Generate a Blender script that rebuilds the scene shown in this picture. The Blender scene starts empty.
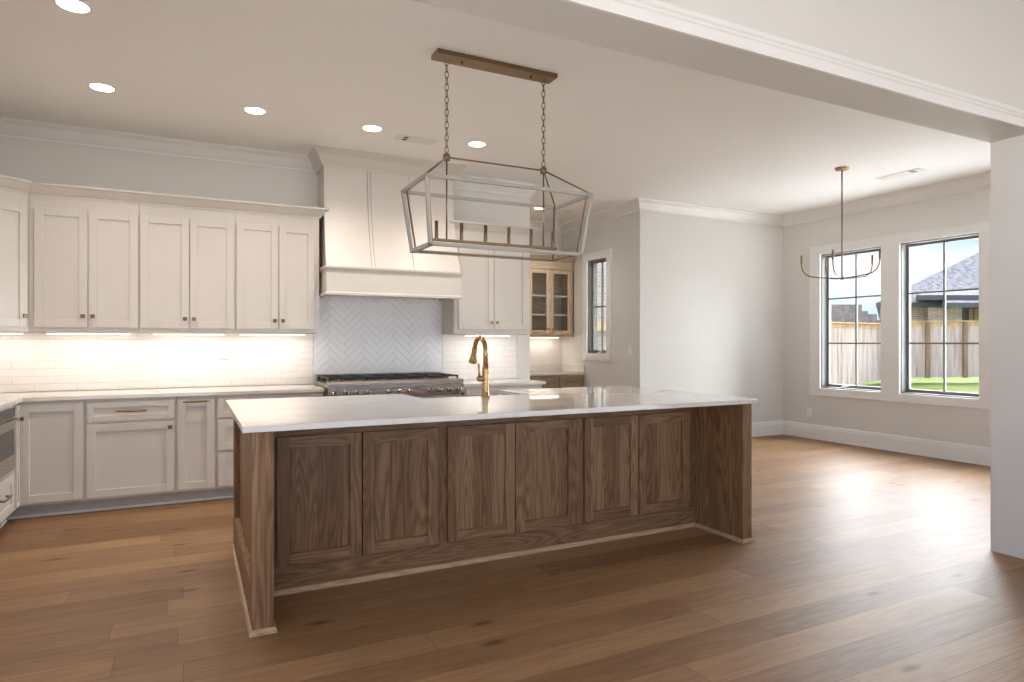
import bpy, bmesh, math, random
from mathutils import Vector, Matrix
random.seed(7)
PI = math.pi
scene = bpy.context.scene
C = scene.collection

# ------------------------------------------------------------------ camera
YAW = math.radians(26.54)
CAM_H = 1.33
cd = bpy.data.cameras.new('camera')
cam = bpy.data.objects.new('camera', cd)
C.objects.link(cam)
cam.location = (0, 0, CAM_H)
cam.rotation_euler = (PI / 2, 0, -YAW)
cd.sensor_width = 36.0
cd.lens = 643.8 / 1024 * 36
cd.shift_y = 1.7 / 1024
cd.clip_start = 0.05
cd.clip_end = 400
scene.camera = cam

# ------------------------------------------------------------------ view
vs = scene.view_settings
vs.view_transform = 'Standard'
vs.look = 'None'
vs.gamma = 1.0
vs.use_curve_mapping = False
vs.exposure = 1.18
try:
    scene.cycles.diffuse_bounces = 8
    scene.cycles.max_bounces = 16
    scene.cycles.transparent_max_bounces = 16
    scene.cycles.sample_clamp_indirect = 6.0
except Exception:
    pass

# ------------------------------------------------------------------ node helper
class NT:
    def __init__(s, tree):
        s.t = tree
        tree.nodes.clear()
    def n(s, typ, ins=None, **kw):
        nd = s.t.nodes.new(typ)
        for k, v in kw.items():
            setattr(nd, k, v)
        for k, v in (ins or {}).items():
            sk = nd.inputs[k]
            if isinstance(v, bpy.types.NodeSocket):
                s.t.links.new(v, sk)
            else:
                sk.default_value = v
        return nd
    def math(s, op, a, b=0.0, c=None):
        nd = s.t.nodes.new('ShaderNodeMath')
        nd.operation = op
        for i, v in enumerate((a, b, c)):
            if v is None:
                continue
            if isinstance(v, bpy.types.NodeSocket):
                s.t.links.new(v, nd.inputs[i])
            else:
                nd.inputs[i].default_value = v
        return nd.outputs[0]
    def ramp(s, fac, stops, interp='LINEAR'):
        nd = s.t.nodes.new('ShaderNodeValToRGB')
        cr = nd.color_ramp
        cr.interpolation = interp
        while len(cr.elements) < len(stops):
            cr.elements.new(0.5)
        for e, (p, c) in zip(cr.elements, stops):
            e.position = p
            e.color = (*c, 1) if len(c) == 3 else c
        s.t.links.new(fac, nd.inputs[0])
        return nd.outputs[0]
    def mix(s, fac, a, b, blend='MIX'):
        nd = s.t.nodes.new('ShaderNodeMix')
        nd.data_type = 'RGBA'
        nd.blend_type = blend
        for i, v in ((0, fac), (6, a), (7, b)):
            if isinstance(v, bpy.types.NodeSocket):
                s.t.links.new(v, nd.inputs[i])
            else:
                nd.inputs[i].default_value = v if i == 0 else ((*v, 1) if len(v) == 3 else v)
        return nd.outputs[2]
    def maprange(s, v, a, b, c, d):
        nd = s.n('ShaderNodeMapRange', {0: v, 1: a, 2: b, 3: c, 4: d})
        return nd.outputs[0]

def srgb(r, g, b):
    f = lambda c: (c / 255 / 12.92) if c / 255 <= 0.04045 else ((c / 255 + 0.055) / 1.055) ** 2.4
    return (f(r), f(g), f(b))

# ------------------------------------------------------------------ world: blue sky with white clouds
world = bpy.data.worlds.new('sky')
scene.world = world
world.use_nodes = True
w = NT(world.node_tree)
tc = w.n('ShaderNodeTexCoord')
sep = w.n('ShaderNodeSeparateXYZ', {0: tc.outputs['Generated']})
mp = w.n('ShaderNodeMapping', {'Vector': tc.outputs['Generated'], 'Scale': (2.2, 2.2, 5.0), 'Location': (0.35, 0.15, 0.0)})
nz = w.n('ShaderNodeTexNoise', {'Vector': mp.outputs[0], 'Scale': 1.7, 'Detail': 7.0, 'Roughness': 0.55})
cl = w.ramp(nz.outputs[0], [(0.47, (0, 0, 0)), (0.62, (0.9, 0.9, 0.9))])
blue = w.ramp(w.math('MAXIMUM', sep.outputs[2], 0.0), [(0.0, (0.58, 0.74, 1.0)), (0.25, (0.46, 0.66, 1.0)), (1.0, (0.30, 0.50, 0.92))])
skyc = w.mix(cl, blue, (1.0, 1.0, 1.02))
below = w.math('LESS_THAN', sep.outputs[2], -0.02)
skyc = w.mix(below, skyc, (0.98, 0.985, 1.0))
# sky and ground behind the camera are brightened to light the interior
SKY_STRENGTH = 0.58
BACK_SKY_GAIN = 1.6
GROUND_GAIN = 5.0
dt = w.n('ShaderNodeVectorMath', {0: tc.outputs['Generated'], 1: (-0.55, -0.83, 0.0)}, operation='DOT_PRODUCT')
back_sky_gain = w.n('ShaderNodeMapRange', {0: dt.outputs['Value'], 1: -0.1, 2: 0.6, 3: 1.0, 4: BACK_SKY_GAIN}, interpolation_type='SMOOTHSTEP')
gain = w.n('ShaderNodeMapRange', {0: dt.outputs['Value'], 1: -0.1, 2: 0.6, 3: 0.5, 4: GROUND_GAIN}, interpolation_type='SMOOTHSTEP')   # ground glow added to light the ceilings from below
mixg = w.n('ShaderNodeMix', {0: below, 2: back_sky_gain.outputs[0], 3: gain.outputs[0]}, data_type='FLOAT')
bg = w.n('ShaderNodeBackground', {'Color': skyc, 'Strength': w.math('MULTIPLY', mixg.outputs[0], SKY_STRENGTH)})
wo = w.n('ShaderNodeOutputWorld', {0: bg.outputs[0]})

# hazy sun, high on the right of the house
sl = bpy.data.lights.new('sun', 'SUN')
sl.energy = 25.5
sl.angle = math.radians(125)
sl.color = (0.90, 0.96, 1.0)
sun = bpy.data.objects.new('sun', sl)
C.objects.link(sun)
sun.location = (30, 5, 25)
sun.rotation_euler = Vector((0.90, 0.45, 0.36)).to_track_quat('Z', 'Y').to_euler()

# ------------------------------------------------------------------ light levels (lamps are made with their fittings)
CAN_W = 28.0
UNDER_W = 0.85

# ------------------------------------------------------------------ materials
def new_mat(name):
    m = bpy.data.materials.new(name)
    m.use_nodes = True
    return m, NT(m.node_tree)

def finish(m, t, **ins):
    b = t.n('ShaderNodeBsdfPrincipled', ins)
    t.n('ShaderNodeOutputMaterial', {0: b.outputs[0]})
    return m

def paint(name, col, rough=0.5, var=0.03, bump=0.0, scale=30.0, spec=0.5):
    m, t = new_mat(name)
    tc = t.n('ShaderNodeTexCoord')
    nz = t.n('ShaderNodeTexNoise', {'Vector': tc.outputs['Object'], 'Scale': 1.3, 'Detail': 3.0})
    d = tuple(max(0, c * (1 - var)) for c in col)
    u = tuple(min(1, c * (1 + var)) for c in col)
    c = t.ramp(nz.outputs[0], [(0.3, d), (0.7, u)])
    ins = {'Base Color': c, 'Roughness': rough, 'Specular IOR Level': spec}
    if bump:
        n2 = t.n('ShaderNodeTexNoise', {'Vector': tc.outputs['Object'], 'Scale': scale, 'Detail': 2.0})
        bp = t.n('ShaderNodeBump', {'Height': n2.outputs[0], 'Strength': bump, 'Distance': 0.002})
        ins['Normal'] = bp.outputs[0]
    return finish(m, t, **ins)

def metal(name, col, rough=0.3, brush=None):
    m, t = new_mat(name)
    tc = t.n('ShaderNodeTexCoord')
    mp = t.n('ShaderNodeMapping', {'Vector': tc.outputs['Object'], 'Scale': brush or (20, 20, 20)})
    nz = t.n('ShaderNodeTexNoise', {'Vector': mp.outputs[0], 'Scale': 4.0, 'Detail': 3.0})
    r = t.maprange(nz.outputs[0], 0.3, 0.7, rough * 0.8, rough * 1.25)
    c = t.ramp(nz.outputs[0], [(0.3, tuple(x * 0.9 for x in col)), (0.7, col)])
    return finish(m, t, **{'Base Color': c, 'Metallic': 1.0, 'Roughness': r})

def emis(name, col, strength):
    m, t = new_mat(name)
    e = t.n('ShaderNodeEmission', {0: (*col, 1), 1: strength})
    t.n('ShaderNodeOutputMaterial', {0: e.outputs[0]})
    return m

def glass(name, tint=(1, 1, 1), refl=0.08):
    m, t = new_mat(name)
    fr = t.n('ShaderNodeFresnel', {'IOR': 1.45})
    tr = t.n('ShaderNodeBsdfTransparent', {0: (*tint, 1)})
    gl = t.n('ShaderNodeBsdfGlossy', {'Color': (1, 1, 1, 1), 'Roughness': 0.02})
    geo = t.n('ShaderNodeNewGeometry')
    fac = t.math('MULTIPLY', fr.outputs[0], t.math('SUBTRACT', 1.0, geo.outputs['Backfacing']))
    mx = t.n('ShaderNodeMixShader', {0: fac, 1: tr.outputs[0], 2: gl.outputs[0]})
    t.n('ShaderNodeOutputMaterial', {0: mx.outputs[0]})
    return m

def oak(name, axis, dark, mid, light, stave=0.13, rough=0.45):
    """stained oak; axis = grain direction (0 x, 1 y, 2 z)"""
    m, t = new_mat(name)
    tc = t.n('ShaderNodeTexCoord')
    geo = tc.outputs['Object']
    sp = t.n('ShaderNodeSeparateXYZ', {0: geo})
    oi = t.n('ShaderNodeObjectInfo')
    across = t.math('ADD', sp.outputs[0 if axis != 0 else 2], sp.outputs[1 if axis != 1 else 2])
    rid = t.math('MULTIPLY', oi.outputs['Random'], 37.0)
    st = t.math('FLOOR', t.math('ADD', t.math('DIVIDE', across, stave), rid))
    wn = t.n('ShaderNodeTexWhiteNoise', {'W': st}, noise_dimensions='1D')
    W = t.math('ADD', t.math('MULTIPLY', wn.outputs[0], 40.0), rid)
    sc = [9.0, 9.0, 9.0]
    sc[axis] = 0.9
    mp = t.n('ShaderNodeMapping', {'Vector': geo, 'Scale': tuple(sc)})
    n1 = t.n('ShaderNodeTexNoise', {'Vector': mp.outputs[0], 'W': W, 'Scale': 1.0, 'Detail': 1.5, 'Roughness': 0.4, 'Distortion': 0.25}, noise_dimensions='4D')
    ring = t.math('FRACT', t.math('MULTIPLY', n1.outputs[0], 17.0))
    ring = t.math('ABSOLUTE', t.math('SUBTRACT', t.math('MULTIPLY', ring, 2.0), 1.0))
    sc2 = [260.0, 260.0, 260.0]
    sc2[axis] = 6.0
    mp2 = t.n('ShaderNodeMapping', {'Vector': geo, 'Scale': tuple(sc2)})
    n2 = t.n('ShaderNodeTexNoise', {'Vector': mp2.outputs[0], 'W': W, 'Scale': 1.0, 'Detail': 2.0}, noise_dimensions='4D')
    f = t.math('ADD', t.math('MULTIPLY', t.math('POWER', ring, 1.6), 0.26), t.math('MULTIPLY', n2.outputs[0], 0.55))
    f = t.math('ADD', f, t.math('MULTIPLY', t.math('SUBTRACT', wn.outputs[0], 0.5), 0.22))
    c = t.ramp(f, [(0.10, light), (0.38, mid), (0.75, dark)])
    bp = t.n('ShaderNodeBump', {'Height': t.math('MULTIPLY', f, -1.0), 'Strength': 0.12, 'Distance': 0.002})
    return finish(m, t, **{'Base Color': c, 'Roughness': rough, 'Normal': bp.outputs[0], 'Specular IOR Level': 0.35})

def plank_floor(name):
    m, t = new_mat(name)
    tc = t.n('ShaderNodeTexCoord')
    g = tc.outputs['Object']
    sp = t.n('ShaderNodeSeparateXYZ', {0: g})
    PW, PL = 0.188, 1.9
    yr = t.math('DIVIDE', sp.outputs[1], PW)
    row = t.math('FLOOR', yr)
    rr = t.n('ShaderNodeTexWhiteNoise', {'W': row}, noise_dimensions='1D').outputs[0]
    xr = t.math('ADD', t.math('DIVIDE', sp.outputs[0], PL), t.math('MULTIPLY', rr, 7.3))
    col = t.math('FLOOR', xr)
    cv = t.n('ShaderNodeCombineXYZ', {0: row, 1: col, 2: 0.0})
    pr = t.n('ShaderNodeTexWhiteNoise', {'Vector': cv.outputs[0]}, noise_dimensions='2D').outputs[0]
    W = t.math('MULTIPLY', pr, 50.0)
    mp = t.n('ShaderNodeMapping', {'Vector': g, 'Scale': (0.9, 9.0, 1.0)})
    n1 = t.n('ShaderNodeTexNoise', {'Vector': mp.outputs[0], 'W': W, 'Scale': 1.0, 'Detail': 2.0, 'Roughness': 0.45, 'Distortion': 0.3}, noise_dimensions='4D')
    ring = t.math('FRACT', t.math('MULTIPLY', n1.outputs[0], 9.0))
    ring = t.math('ABSOLUTE', t.math('SUBTRACT', t.math('MULTIPLY', ring, 2.0), 1.0))
    mp2 = t.n('ShaderNodeMapping', {'Vector': g, 'Scale': (5.0, 150.0, 1.0)})
    n2 = t.n('ShaderNodeTexNoise', {'Vector': mp2.outputs[0], 'W': W, 'Scale': 1.0, 'Detail': 3.0}, noise_dimensions='4D')
    mp3 = t.n('ShaderNodeMapping', {'Vector': g, 'Scale': (0.7, 2.5, 1.0)})
    n3 = t.n('ShaderNodeTexNoise', {'Vector': mp3.outputs[0], 'W': W, 'Scale': 1.5, 'Detail': 2.0}, noise_dimensions='4D')
    f = t.math('ADD', t.math('MULTIPLY', ring, 0.16), t.math('MULTIPLY', n2.outputs[0], 0.30))
    f = t.math('ADD', f, t.math('MULTIPLY', t.math('SUBTRACT', pr, 0.5), 0.34))
    f = t.math('ADD', f, t.math('MULTIPLY', t.math('SUBTRACT', n3.outputs[0], 0.5), 0.5))
    f = t.math('ADD', f, 0.28)
    c = t.ramp(f, [(0.05, srgb(166, 131, 96)), (0.5, srgb(136, 103, 72)), (0.95, srgb(100, 71, 46))])
    # knots
    mp4 = t.n('ShaderNodeMapping', {'Vector': g, 'Scale': (1.5, 4.2, 1.0)})
    vo = t.n('ShaderNodeTexVoronoi', {'Vector': mp4.outputs[0], 'Scale': 1.0, 'Randomness': 1.0}, voronoi_dimensions='2D')
    kn = t.maprange(t.math('ADD', vo.outputs['Distance'], t.math('MULTIPLY', n2.outputs[0], 0.08)), 0.07, 0.16, 1.0, 0.0)
    sel = t.math('GREATER_THAN', t.n('ShaderNodeSeparateColor', {0: vo.outputs['Color']}).outputs[0], 0.80)
    c = t.mix(t.math('MULTIPLY', t.math('MULTIPLY', kn, sel), 0.75), c, srgb(60, 38, 22))
    # seams
    fy = t.math('FRACT', yr)
    ey = t.math('MINIMUM', fy, t.math('SUBTRACT', 1.0, fy))
    fx = t.math('FRACT', xr)
    ex = t.math('MINIMUM', fx, t.math('SUBTRACT', 1.0, fx))
    seam = t.math('MAXIMUM', t.math('LESS_THAN', ey, 0.0085), t.math('LESS_THAN', ex, 0.0009))
    c = t.mix(t.math('MULTIPLY', seam, 0.6), c, srgb(70, 46, 28))
    h = t.math('SUBTRACT', t.math('MULTIPLY', n2.outputs[0], 0.25), seam)
    bp = t.n('ShaderNodeBump', {'Height': h, 'Strength': 0.18, 'Distance': 0.002})
    r = t.maprange(n2.outputs[0], 0.2, 0.8, 0.42, 0.56)
    return finish(m, t, **{'Base Color': c, 'Roughness': r, 'Normal': bp.outputs[0], 'Specular IOR Level': 0.32})

def brick(name, c1=(176, 142, 122), c2=(120, 100, 92), mo=(196, 188, 178), wash=(205, 184, 168)):
    m, t = new_mat(name)
    tc = t.n('ShaderNodeTexCoord')
    sp = t.n('ShaderNodeSeparateXYZ', {0: tc.outputs['Object']})
    v = t.n('ShaderNodeCombineXYZ', {0: t.math('ADD', sp.outputs[0], sp.outputs[1]), 1: sp.outputs[2], 2: 0.0})
    br = t.n('ShaderNodeTexBrick', {'Vector': v.outputs[0], 'Color1': (*srgb(*c1), 1), 'Color2': (*srgb(*c2), 1), 'Mortar': (*srgb(*mo), 1), 'Scale': 1.0, 'Mortar Size': 0.012, 'Brick Width': 0.24, 'Row Height': 0.085, 'Bias': -0.1})
    nz = t.n('ShaderNodeTexNoise', {'Vector': v.outputs[0], 'Scale': 3.5, 'Detail': 3.0})
    c = t.mix(t.math('MULTIPLY', nz.outputs[0], 0.6), br.outputs[0], srgb(*wash))
    return finish(m, t, **{'Base Color': c, 'Roughness': 0.9})

def shingle(name, a, b):
    m, t = new_mat(name)
    tc = t.n('ShaderNodeTexCoord')
    nz = t.n('ShaderNodeTexNoise', {'Vector': tc.outputs['Object'], 'Scale': 5.0, 'Detail': 4.0, 'Roughness': 0.75})
    sp = t.n('ShaderNodeSeparateXYZ', {0: tc.outputs['Object']})
    fr = t.math('FRACT', t.math('MULTIPLY', sp.outputs[2], 9.0))
    f = t.math('ADD', nz.outputs[0], t.math('MULTIPLY', t.math('LESS_THAN', fr, 0.2), -0.06))
    c = t.ramp(f, [(0.35, a), (0.65, b)])
    return finish(m, t, **{'Base Color': c, 'Roughness': 0.95, 'Specular IOR Level': 0.03})

def grass_mat(name):
    m, t = new_mat(name)
    tc = t.n('ShaderNodeTexCoord')
    nz = t.n('ShaderNodeTexNoise', {'Vector': tc.outputs['Object'], 'Scale': 1.2, 'Detail': 8.0, 'Roughness': 0.7})
    c = t.ramp(nz.outputs[0], [(0.3, srgb(62, 70, 34)), (0.55, srgb(82, 90, 46)), (0.75, srgb(102, 107, 66))])
    bp = t.n('ShaderNodeBump', {'Height': nz.outputs[0], 'Strength': 0.5, 'Distance': 0.05})
    return finish(m, t, **{'Base Color': c, 'Roughness': 0.95, 'Normal': bp.outputs[0], 'Specular IOR Level': 0.05})

def picket_mat(name, a, b, cc):
    m, t = new_mat(name)
    tc = t.n('ShaderNodeTexCoord')
    mp = t.n('ShaderNodeMapping', {'Vector': tc.outputs['Object'], 'Scale': (6.0, 6.0, 0.5)})
    nz = t.n('ShaderNodeTexNoise', {'Vector': mp.outputs[0], 'Scale': 1.6, 'Detail': 5.0, 'Roughness': 0.65})
    c = t.ramp(nz.outputs[0], [(0.28, a), (0.5, b), (0.72, cc)])
    return finish(m, t, **{'Base Color': c, 'Roughness': 0.9})

def quartz(name):
    m, t = new_mat(name)
    tc = t.n('ShaderNodeTexCoord')
    nz = t.n('ShaderNodeTexNoise', {'Vector': tc.outputs['Object'], 'Scale': 2.0, 'Detail': 6.0, 'Distortion': 1.0})
    c = t.ramp(nz.outputs[0], [(0.40, srgb(218, 213, 206)), (0.5, srgb(213, 207, 200)), (0.6, srgb(220, 216, 210))])
    return finish(m, t, **{'Base Color': c, 'Roughness': 0.035, 'Specular IOR Level': 0.8})

M = {}
M['wall'] = paint('wall_paint', srgb(216, 213, 208), 0.6, 0.01, 0.05, 60)
M['ceiling'] = paint('ceiling_paint', srgb(244, 243, 241), 0.75, 0.01, 0.05, 60)
M['trim'] = paint('white_trim_paint', srgb(230, 228, 225), 0.35, 0.01)
M['cab'] = paint('warm_white_cabinet_paint', srgb(207, 200, 192), 0.36, 0.012)
M['toe'] = paint('toe_kick_paint', srgb(186, 182, 178), 0.5, 0.02)
M['gap'] = paint('dark_recess', srgb(52, 44, 38), 0.8, 0.02)
M['quartz'] = quartz('white_quartz')
OD, OM, OL = srgb(84, 58, 37), srgb(126, 93, 63), srgb(160, 126, 92)
M['oak_v'] = oak('stained_oak_vertical', 2, OD, OM, OL)
M['oak_h'] = oak('stained_oak_horizontal', 0, OD, OM, OL, stave=0.3)
M['oak_y'] = oak('stained_oak_side', 1, OD, OM, OL, stave=0.3)
M['shoe'] = oak('pale_oak_shoe', 0, srgb(140, 112, 84), srgb(176, 146, 114), srgb(196, 170, 140), stave=0.5)
BD, BM_, BL = srgb(160, 136, 112), srgb(190, 166, 140), srgb(208, 188, 164)
M['bar_v'] = oak('light_oak_vertical', 2, BD, BM_, BL)
M['bar_h'] = oak('light_oak_horizontal', 0, BD, BM_, BL, stave=0.3)
B2 = (srgb(126, 104, 84), srgb(156, 133, 110), srgb(178, 156, 132))
M['barb_v'] = oak('greyed_oak_vertical', 2, *B2)
M['barb_h'] = oak('greyed_oak_horizontal', 0, *B2, stave=0.3)
M['floor'] = plank_floor('oak_plank_floor')
M['brass'] = metal('brushed_brass', srgb(176, 144, 100), 0.28)
M['abrass'] = metal('antique_brass', srgb(142, 120, 94), 0.35)
M['knob'] = metal('bronze_knob', srgb(116, 94, 66), 0.35)
M['steel'] = metal('stainless_steel', srgb(196, 188, 178), 0.28, (1.0, 40, 40))
M['chrome'] = metal('polished_steel', srgb(225, 222, 218), 0.12)
M['black'] = paint('black_cast_iron', srgb(28, 27, 26), 0.45, 0.1)
M['glassblk'] = paint('black_glass', srgb(40, 40, 42), 0.08, 0.02)
M['tile'] = paint('white_glazed_tile', srgb(236, 232, 228), 0.22, 0.02)
M['grout'] = paint('tile_grout', srgb(213, 210, 207), 0.8, 0.02)
M['tile_hb'] = paint('glazed_herringbone_tile', srgb(228, 227, 226), 0.16, 0.03)
M['white'] = paint('white_plastic', srgb(232, 230, 226), 0.4, 0.01)
M['slot'] = paint('dark_slot', srgb(90, 86, 82), 0.6, 0.02)
M['lantern'] = paint('whitewashed_frame', srgb(172, 168, 162), 0.5, 0.05)
M['winframe'] = paint('grey_window_frame', srgb(122, 122, 119), 0.45, 0.02)
M['glass'] = glass('window_glass')
M['cabglass'] = glass('cabinet_glass', (0.92, 0.94, 0.95))
M['can'] = emis('recessed_lamp', (1.0, 0.93, 0.84), 9.0)
M['strip'] = emis('under_cabinet_lamp', (1.0, 0.86, 0.70), 4.0)
M['brick'] = brick('house_brick')
M['brick_pale'] = brick('whitewashed_brick', (128, 118, 112), (100, 92, 86), (138, 132, 126), (132, 126, 120))
M['shing'] = shingle('grey_shingles', srgb(72, 70, 74), srgb(118, 115, 118))
M['shing2'] = shingle('brown_grey_shingles', srgb(108, 102, 102), srgb(140, 132, 130))
M['fascia'] = paint('dark_fascia', srgb(70, 70, 74), 0.6)
M['siding'] = paint('dark_siding', srgb(84, 86, 92), 0.7)
M['stone'] = paint('cream_stone', srgb(146, 126, 96), 0.8, 0.08)
M['grass'] = grass_mat('lawn_grass')
M['picket'] = picket_mat('weathered_pickets', srgb(156, 136, 126), srgb(190, 170, 160), srgb(210, 194, 184))
M['newwood'] = picket_mat('fresh_cedar', srgb(170, 132, 92), srgb(196, 160, 120), srgb(214, 186, 150))
M['glow_mask'] = paint('grey_glow_mask', srgb(140, 136, 130), 0.9, 0.05)
M['postwood'] = picket_mat('weathered_post', srgb(112, 90, 70), srgb(146, 120, 96), srgb(170, 142, 114))
M['ground'] = paint('pale_bounce_slab', srgb(236, 234, 229), 0.9, 0.03)

# ------------------------------------------------------------------ mesh builder
class MB:
    def __init__(s):
        s.bm = bmesh.new()
        s.mi = 0
    def faces(s, vs, idx, smooth=False):
        v = [s.bm.verts.new(p) for p in vs]
        for f in idx:
            try:
                fc = s.bm.faces.new([v[i] for i in f])
                fc.material_index = s.mi
                fc.smooth = smooth
            except ValueError:
                pass
        return v
    def hexa(s, p):   # 8 points: bottom 0-3, top 4-7
        s.faces(p, [(3, 2, 1, 0), (4, 5, 6, 7), (0, 1, 5, 4), (1, 2, 6, 5), (2, 3, 7, 6), (3, 0, 4, 7)])
    def box(s, x0, x1, y0, y1, z0, z1):
        s.hexa([(x0, y0, z0), (x1, y0, z0), (x1, y1, z0), (x0, y1, z0), (x0, y0, z1), (x1, y0, z1), (x1, y1, z1), (x0, y1, z1)])
        return s
    def fbox(s, F, u0, u1, d0, d1, z0, z1):
        (ox, oy), (ux, uy), (nx, ny) = F
        P = lambda u, d, z: (ox + u * ux + d * nx, oy + u * uy + d * ny, z)
        s.hexa([P(u0, d1, z0), P(u1, d1, z0), P(u1, d0, z0), P(u0, d0, z0), P(u0, d1, z1), P(u1, d1, z1), P(u1, d0, z1), P(u0, d0, z1)])
        return s
    def prism(s, poly, z0, z1):
        n = len(poly)
        vs = [(x, y, z0) for x, y in poly] + [(x, y, z1) for x, y in poly]
        s.faces(vs, [tuple(range(n))[::-1], tuple(range(n, 2 * n))] + [(i, (i + 1) % n, n + (i + 1) % n, n + i) for i in range(n)])
        return s
    def solid(s, rings, closed=True, smooth=False, caps=True):
        n = len(rings[0])
        vs = [p for r in rings for p in r]
        idx = []
        for k in range(len(rings) - 1):
            for i in range(n if closed else n - 1):
                j = (i + 1) % n
                idx.append((k * n + i, k * n + j, (k + 1) * n + j, (k + 1) * n + i))
        v = s.faces(vs, idx, smooth)
        if caps:
            for ring in (v[:n][::-1], v[-n:]):
                try:
                    f = s.bm.faces.new(ring)
                    f.material_index = s.mi
                except ValueError:
                    pass
        return s
    def tube(s, pts, r, seg=10, closed=False):
        pts = [Vector(p) for p in pts]
        rs = r if isinstance(r, (list, tuple)) else [r] * len(pts)
        n = len(pts)
        tang = []
        for i in range(n):
            a = pts[(i - 1) % n] if (closed or i > 0) else pts[i]
            b = pts[(i + 1) % n] if (closed or i < n - 1) else pts[i]
            tang.append((b - a).normalized())
        up = Vector((0, 0, 1)) if abs(tang[0].z) < 0.9 else Vector((1, 0, 0))
        u = (up - tang[0] * up.dot(tang[0])).normalized()
        rings = []
        for i in range(n):
            t = tang[i]
            u = (u - t * u.dot(t)).normalized()
            v = t.cross(u)
            rings.append([tuple(pts[i] + (u * math.cos(2 * PI * k / seg) + v * math.sin(2 * PI * k / seg)) * rs[i]) for k in range(seg)])
        if closed:
            rings.append(rings[0])
            s.solid(rings, smooth=True, caps=False)
        else:
            s.solid(rings, smooth=True)
        return s
    def bar(s, a, b, w):
        """square bar between two points"""
        a, b = Vector(a), Vector(b)
        t = (b - a).normalized()
        up = Vector((0, 0, 1)) if abs(t.z) < 0.9 else Vector((0, 1, 0))
        u = t.cross(up).normalized()
        v = u.cross(t)
        h = w / 2
        ring = lambda p: [tuple(p + u * x * h + v * y * h) for x, y in ((-1, -1), (1, -1), (1, 1), (-1, 1))]
        s.solid([ring(a - t * h), ring(b + t * h)])
        return s
    def lathe(s, c, prof, seg=24, axis='z'):
        cx, cy, cz = c
        rings = []
        for r, h in prof:
            ring = []
            for k in range(seg):
                a = 2 * PI * k / seg
                p, q = r * math.cos(a), r * math.sin(a)
                if axis == 'z':
                    ring.append((cx + p, cy + q, cz + h))
                elif axis == 'y':
                    ring.append((cx + p, cy + h, cz + q))
                else:
                    ring.append((cx + h, cy + p, cz + q))
            rings.append(ring)
        s.solid(rings, smooth=True)
        return s
    def sweep(s, path, prof, side=-1):
        """mitred sweep of a (distance from wall, z) profile; side -1 = right of travel"""
        P = [Vector(p) for p in path]
        nrm = []
        for a, b in zip(P[:-1], P[1:]):
            d = (b - a).normalized()
            nrm.append(Vector((-d.y, d.x)) * side)
        rings = []
        for i, p in enumerate(P):
            if i == 0:
                m = nrm[0]
            elif i == len(P) - 1:
                m = nrm[-1]
            else:
                m = (nrm[i - 1] + nrm[i]) / (1 + nrm[i - 1].dot(nrm[i]))
            rings.append([(p.x + m.x * d, p.y + m.y * d, z) for d, z in prof])
        s.solid(rings)
        return s
    def build(s, name, mat, parent=None, bevel=0.0, **props):
        bmesh.ops.recalc_face_normals(s.bm, faces=s.bm.faces)
        off = Vector((0, 0, 0))
        if parent is not None:
            off = parent['_w'] if False else world_loc(parent)
        else:
            xs = [v.co for v in s.bm.verts]
            lo = Vector((min(v.x for v in xs), min(v.y for v in xs), min(v.z for v in xs)))
            hi = Vector((max(v.x for v in xs), max(v.y for v in xs), max(v.z for v in xs)))
            off = Vector(((lo.x + hi.x) / 2, (lo.y + hi.y) / 2, lo.z))
            if props.get('kind') == 'structure':
                off = Vector((0, 0, 0))
        bmesh.ops.translate(s.bm, vec=-off, verts=s.bm.verts)
        me = bpy.data.meshes.new(name)
        s.bm.to_mesh(me)
        s.bm.free()
        for m in (mat if isinstance(mat, (list, tuple)) else [mat]):
            me.materials.append(m)
        o = bpy.data.objects.new(name, me)
        C.objects.link(o)
        if parent is not None:
            o.parent = parent
        else:
            o.location = off
        if bevel:
            b = o.modifiers.new('bevel', 'BEVEL')
            b.width = bevel
            b.segments = 2
            b.limit_method = 'ANGLE'
            b.angle_limit = math.radians(50)
        for k, v in props.items():
            o[k] = v
        return o

def world_loc(o):
    v = Vector((0, 0, 0))
    while o is not None:
        v = v + o.location
        o = o.parent
    return v

def thing(name, loc, label, cat, group=None):
    o = bpy.data.objects.new(name, None)
    C.objects.link(o)
    o.location = loc
    o.empty_display_size = 0.1
    o['label'] = label
    o['category'] = cat
    if group:
        o['group'] = group
    return o

def struct(name, mb, mat, bevel=0.0, **kw):
    return mb.build(name, mat, None, bevel, kind='structure', **kw)

# ------------------------------------------------------------------ key planes
CZ = 3.15           # kitchen ceiling
YB = 6.575          # kitchen back wall
YD = 6.62           # dining back wall
XR = 7.72           # right wall
XL = -1.77          # left wall
XBAR = 5.132        # side wall of the bar recess
YBAR = 8.55         # back wall of the bar recess
XW = 3.517          # end of the kitchen back wall
YH0, YH1 = 2.07, 2.317   # header wall
XC = 4.58           # opening jamb
ZH = 2.608
LZ = 3.7            # living room ceiling

# ------------------------------------------------------------------ room shell
struct('floor', MB().box(-3.0, 8.0, -4.0, 8.8, -0.08, 0.0), M['floor'])
m = MB()
m.box(XL - 0.15, XR + 0.2, YH0 + 0.02, 8.8, CZ, CZ + 0.12)
struct('ceiling', m, M['ceiling'])
struct('wall_back', MB().box(XL - 0.15, XW, YB, YB + 0.14, 0, CZ), M['wall'])
m = MB()
m.box(XBAR, XR + 0.18, YD, YD + 0.16, 0, CZ)
struct('wall_far', m, M['wall'])
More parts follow.
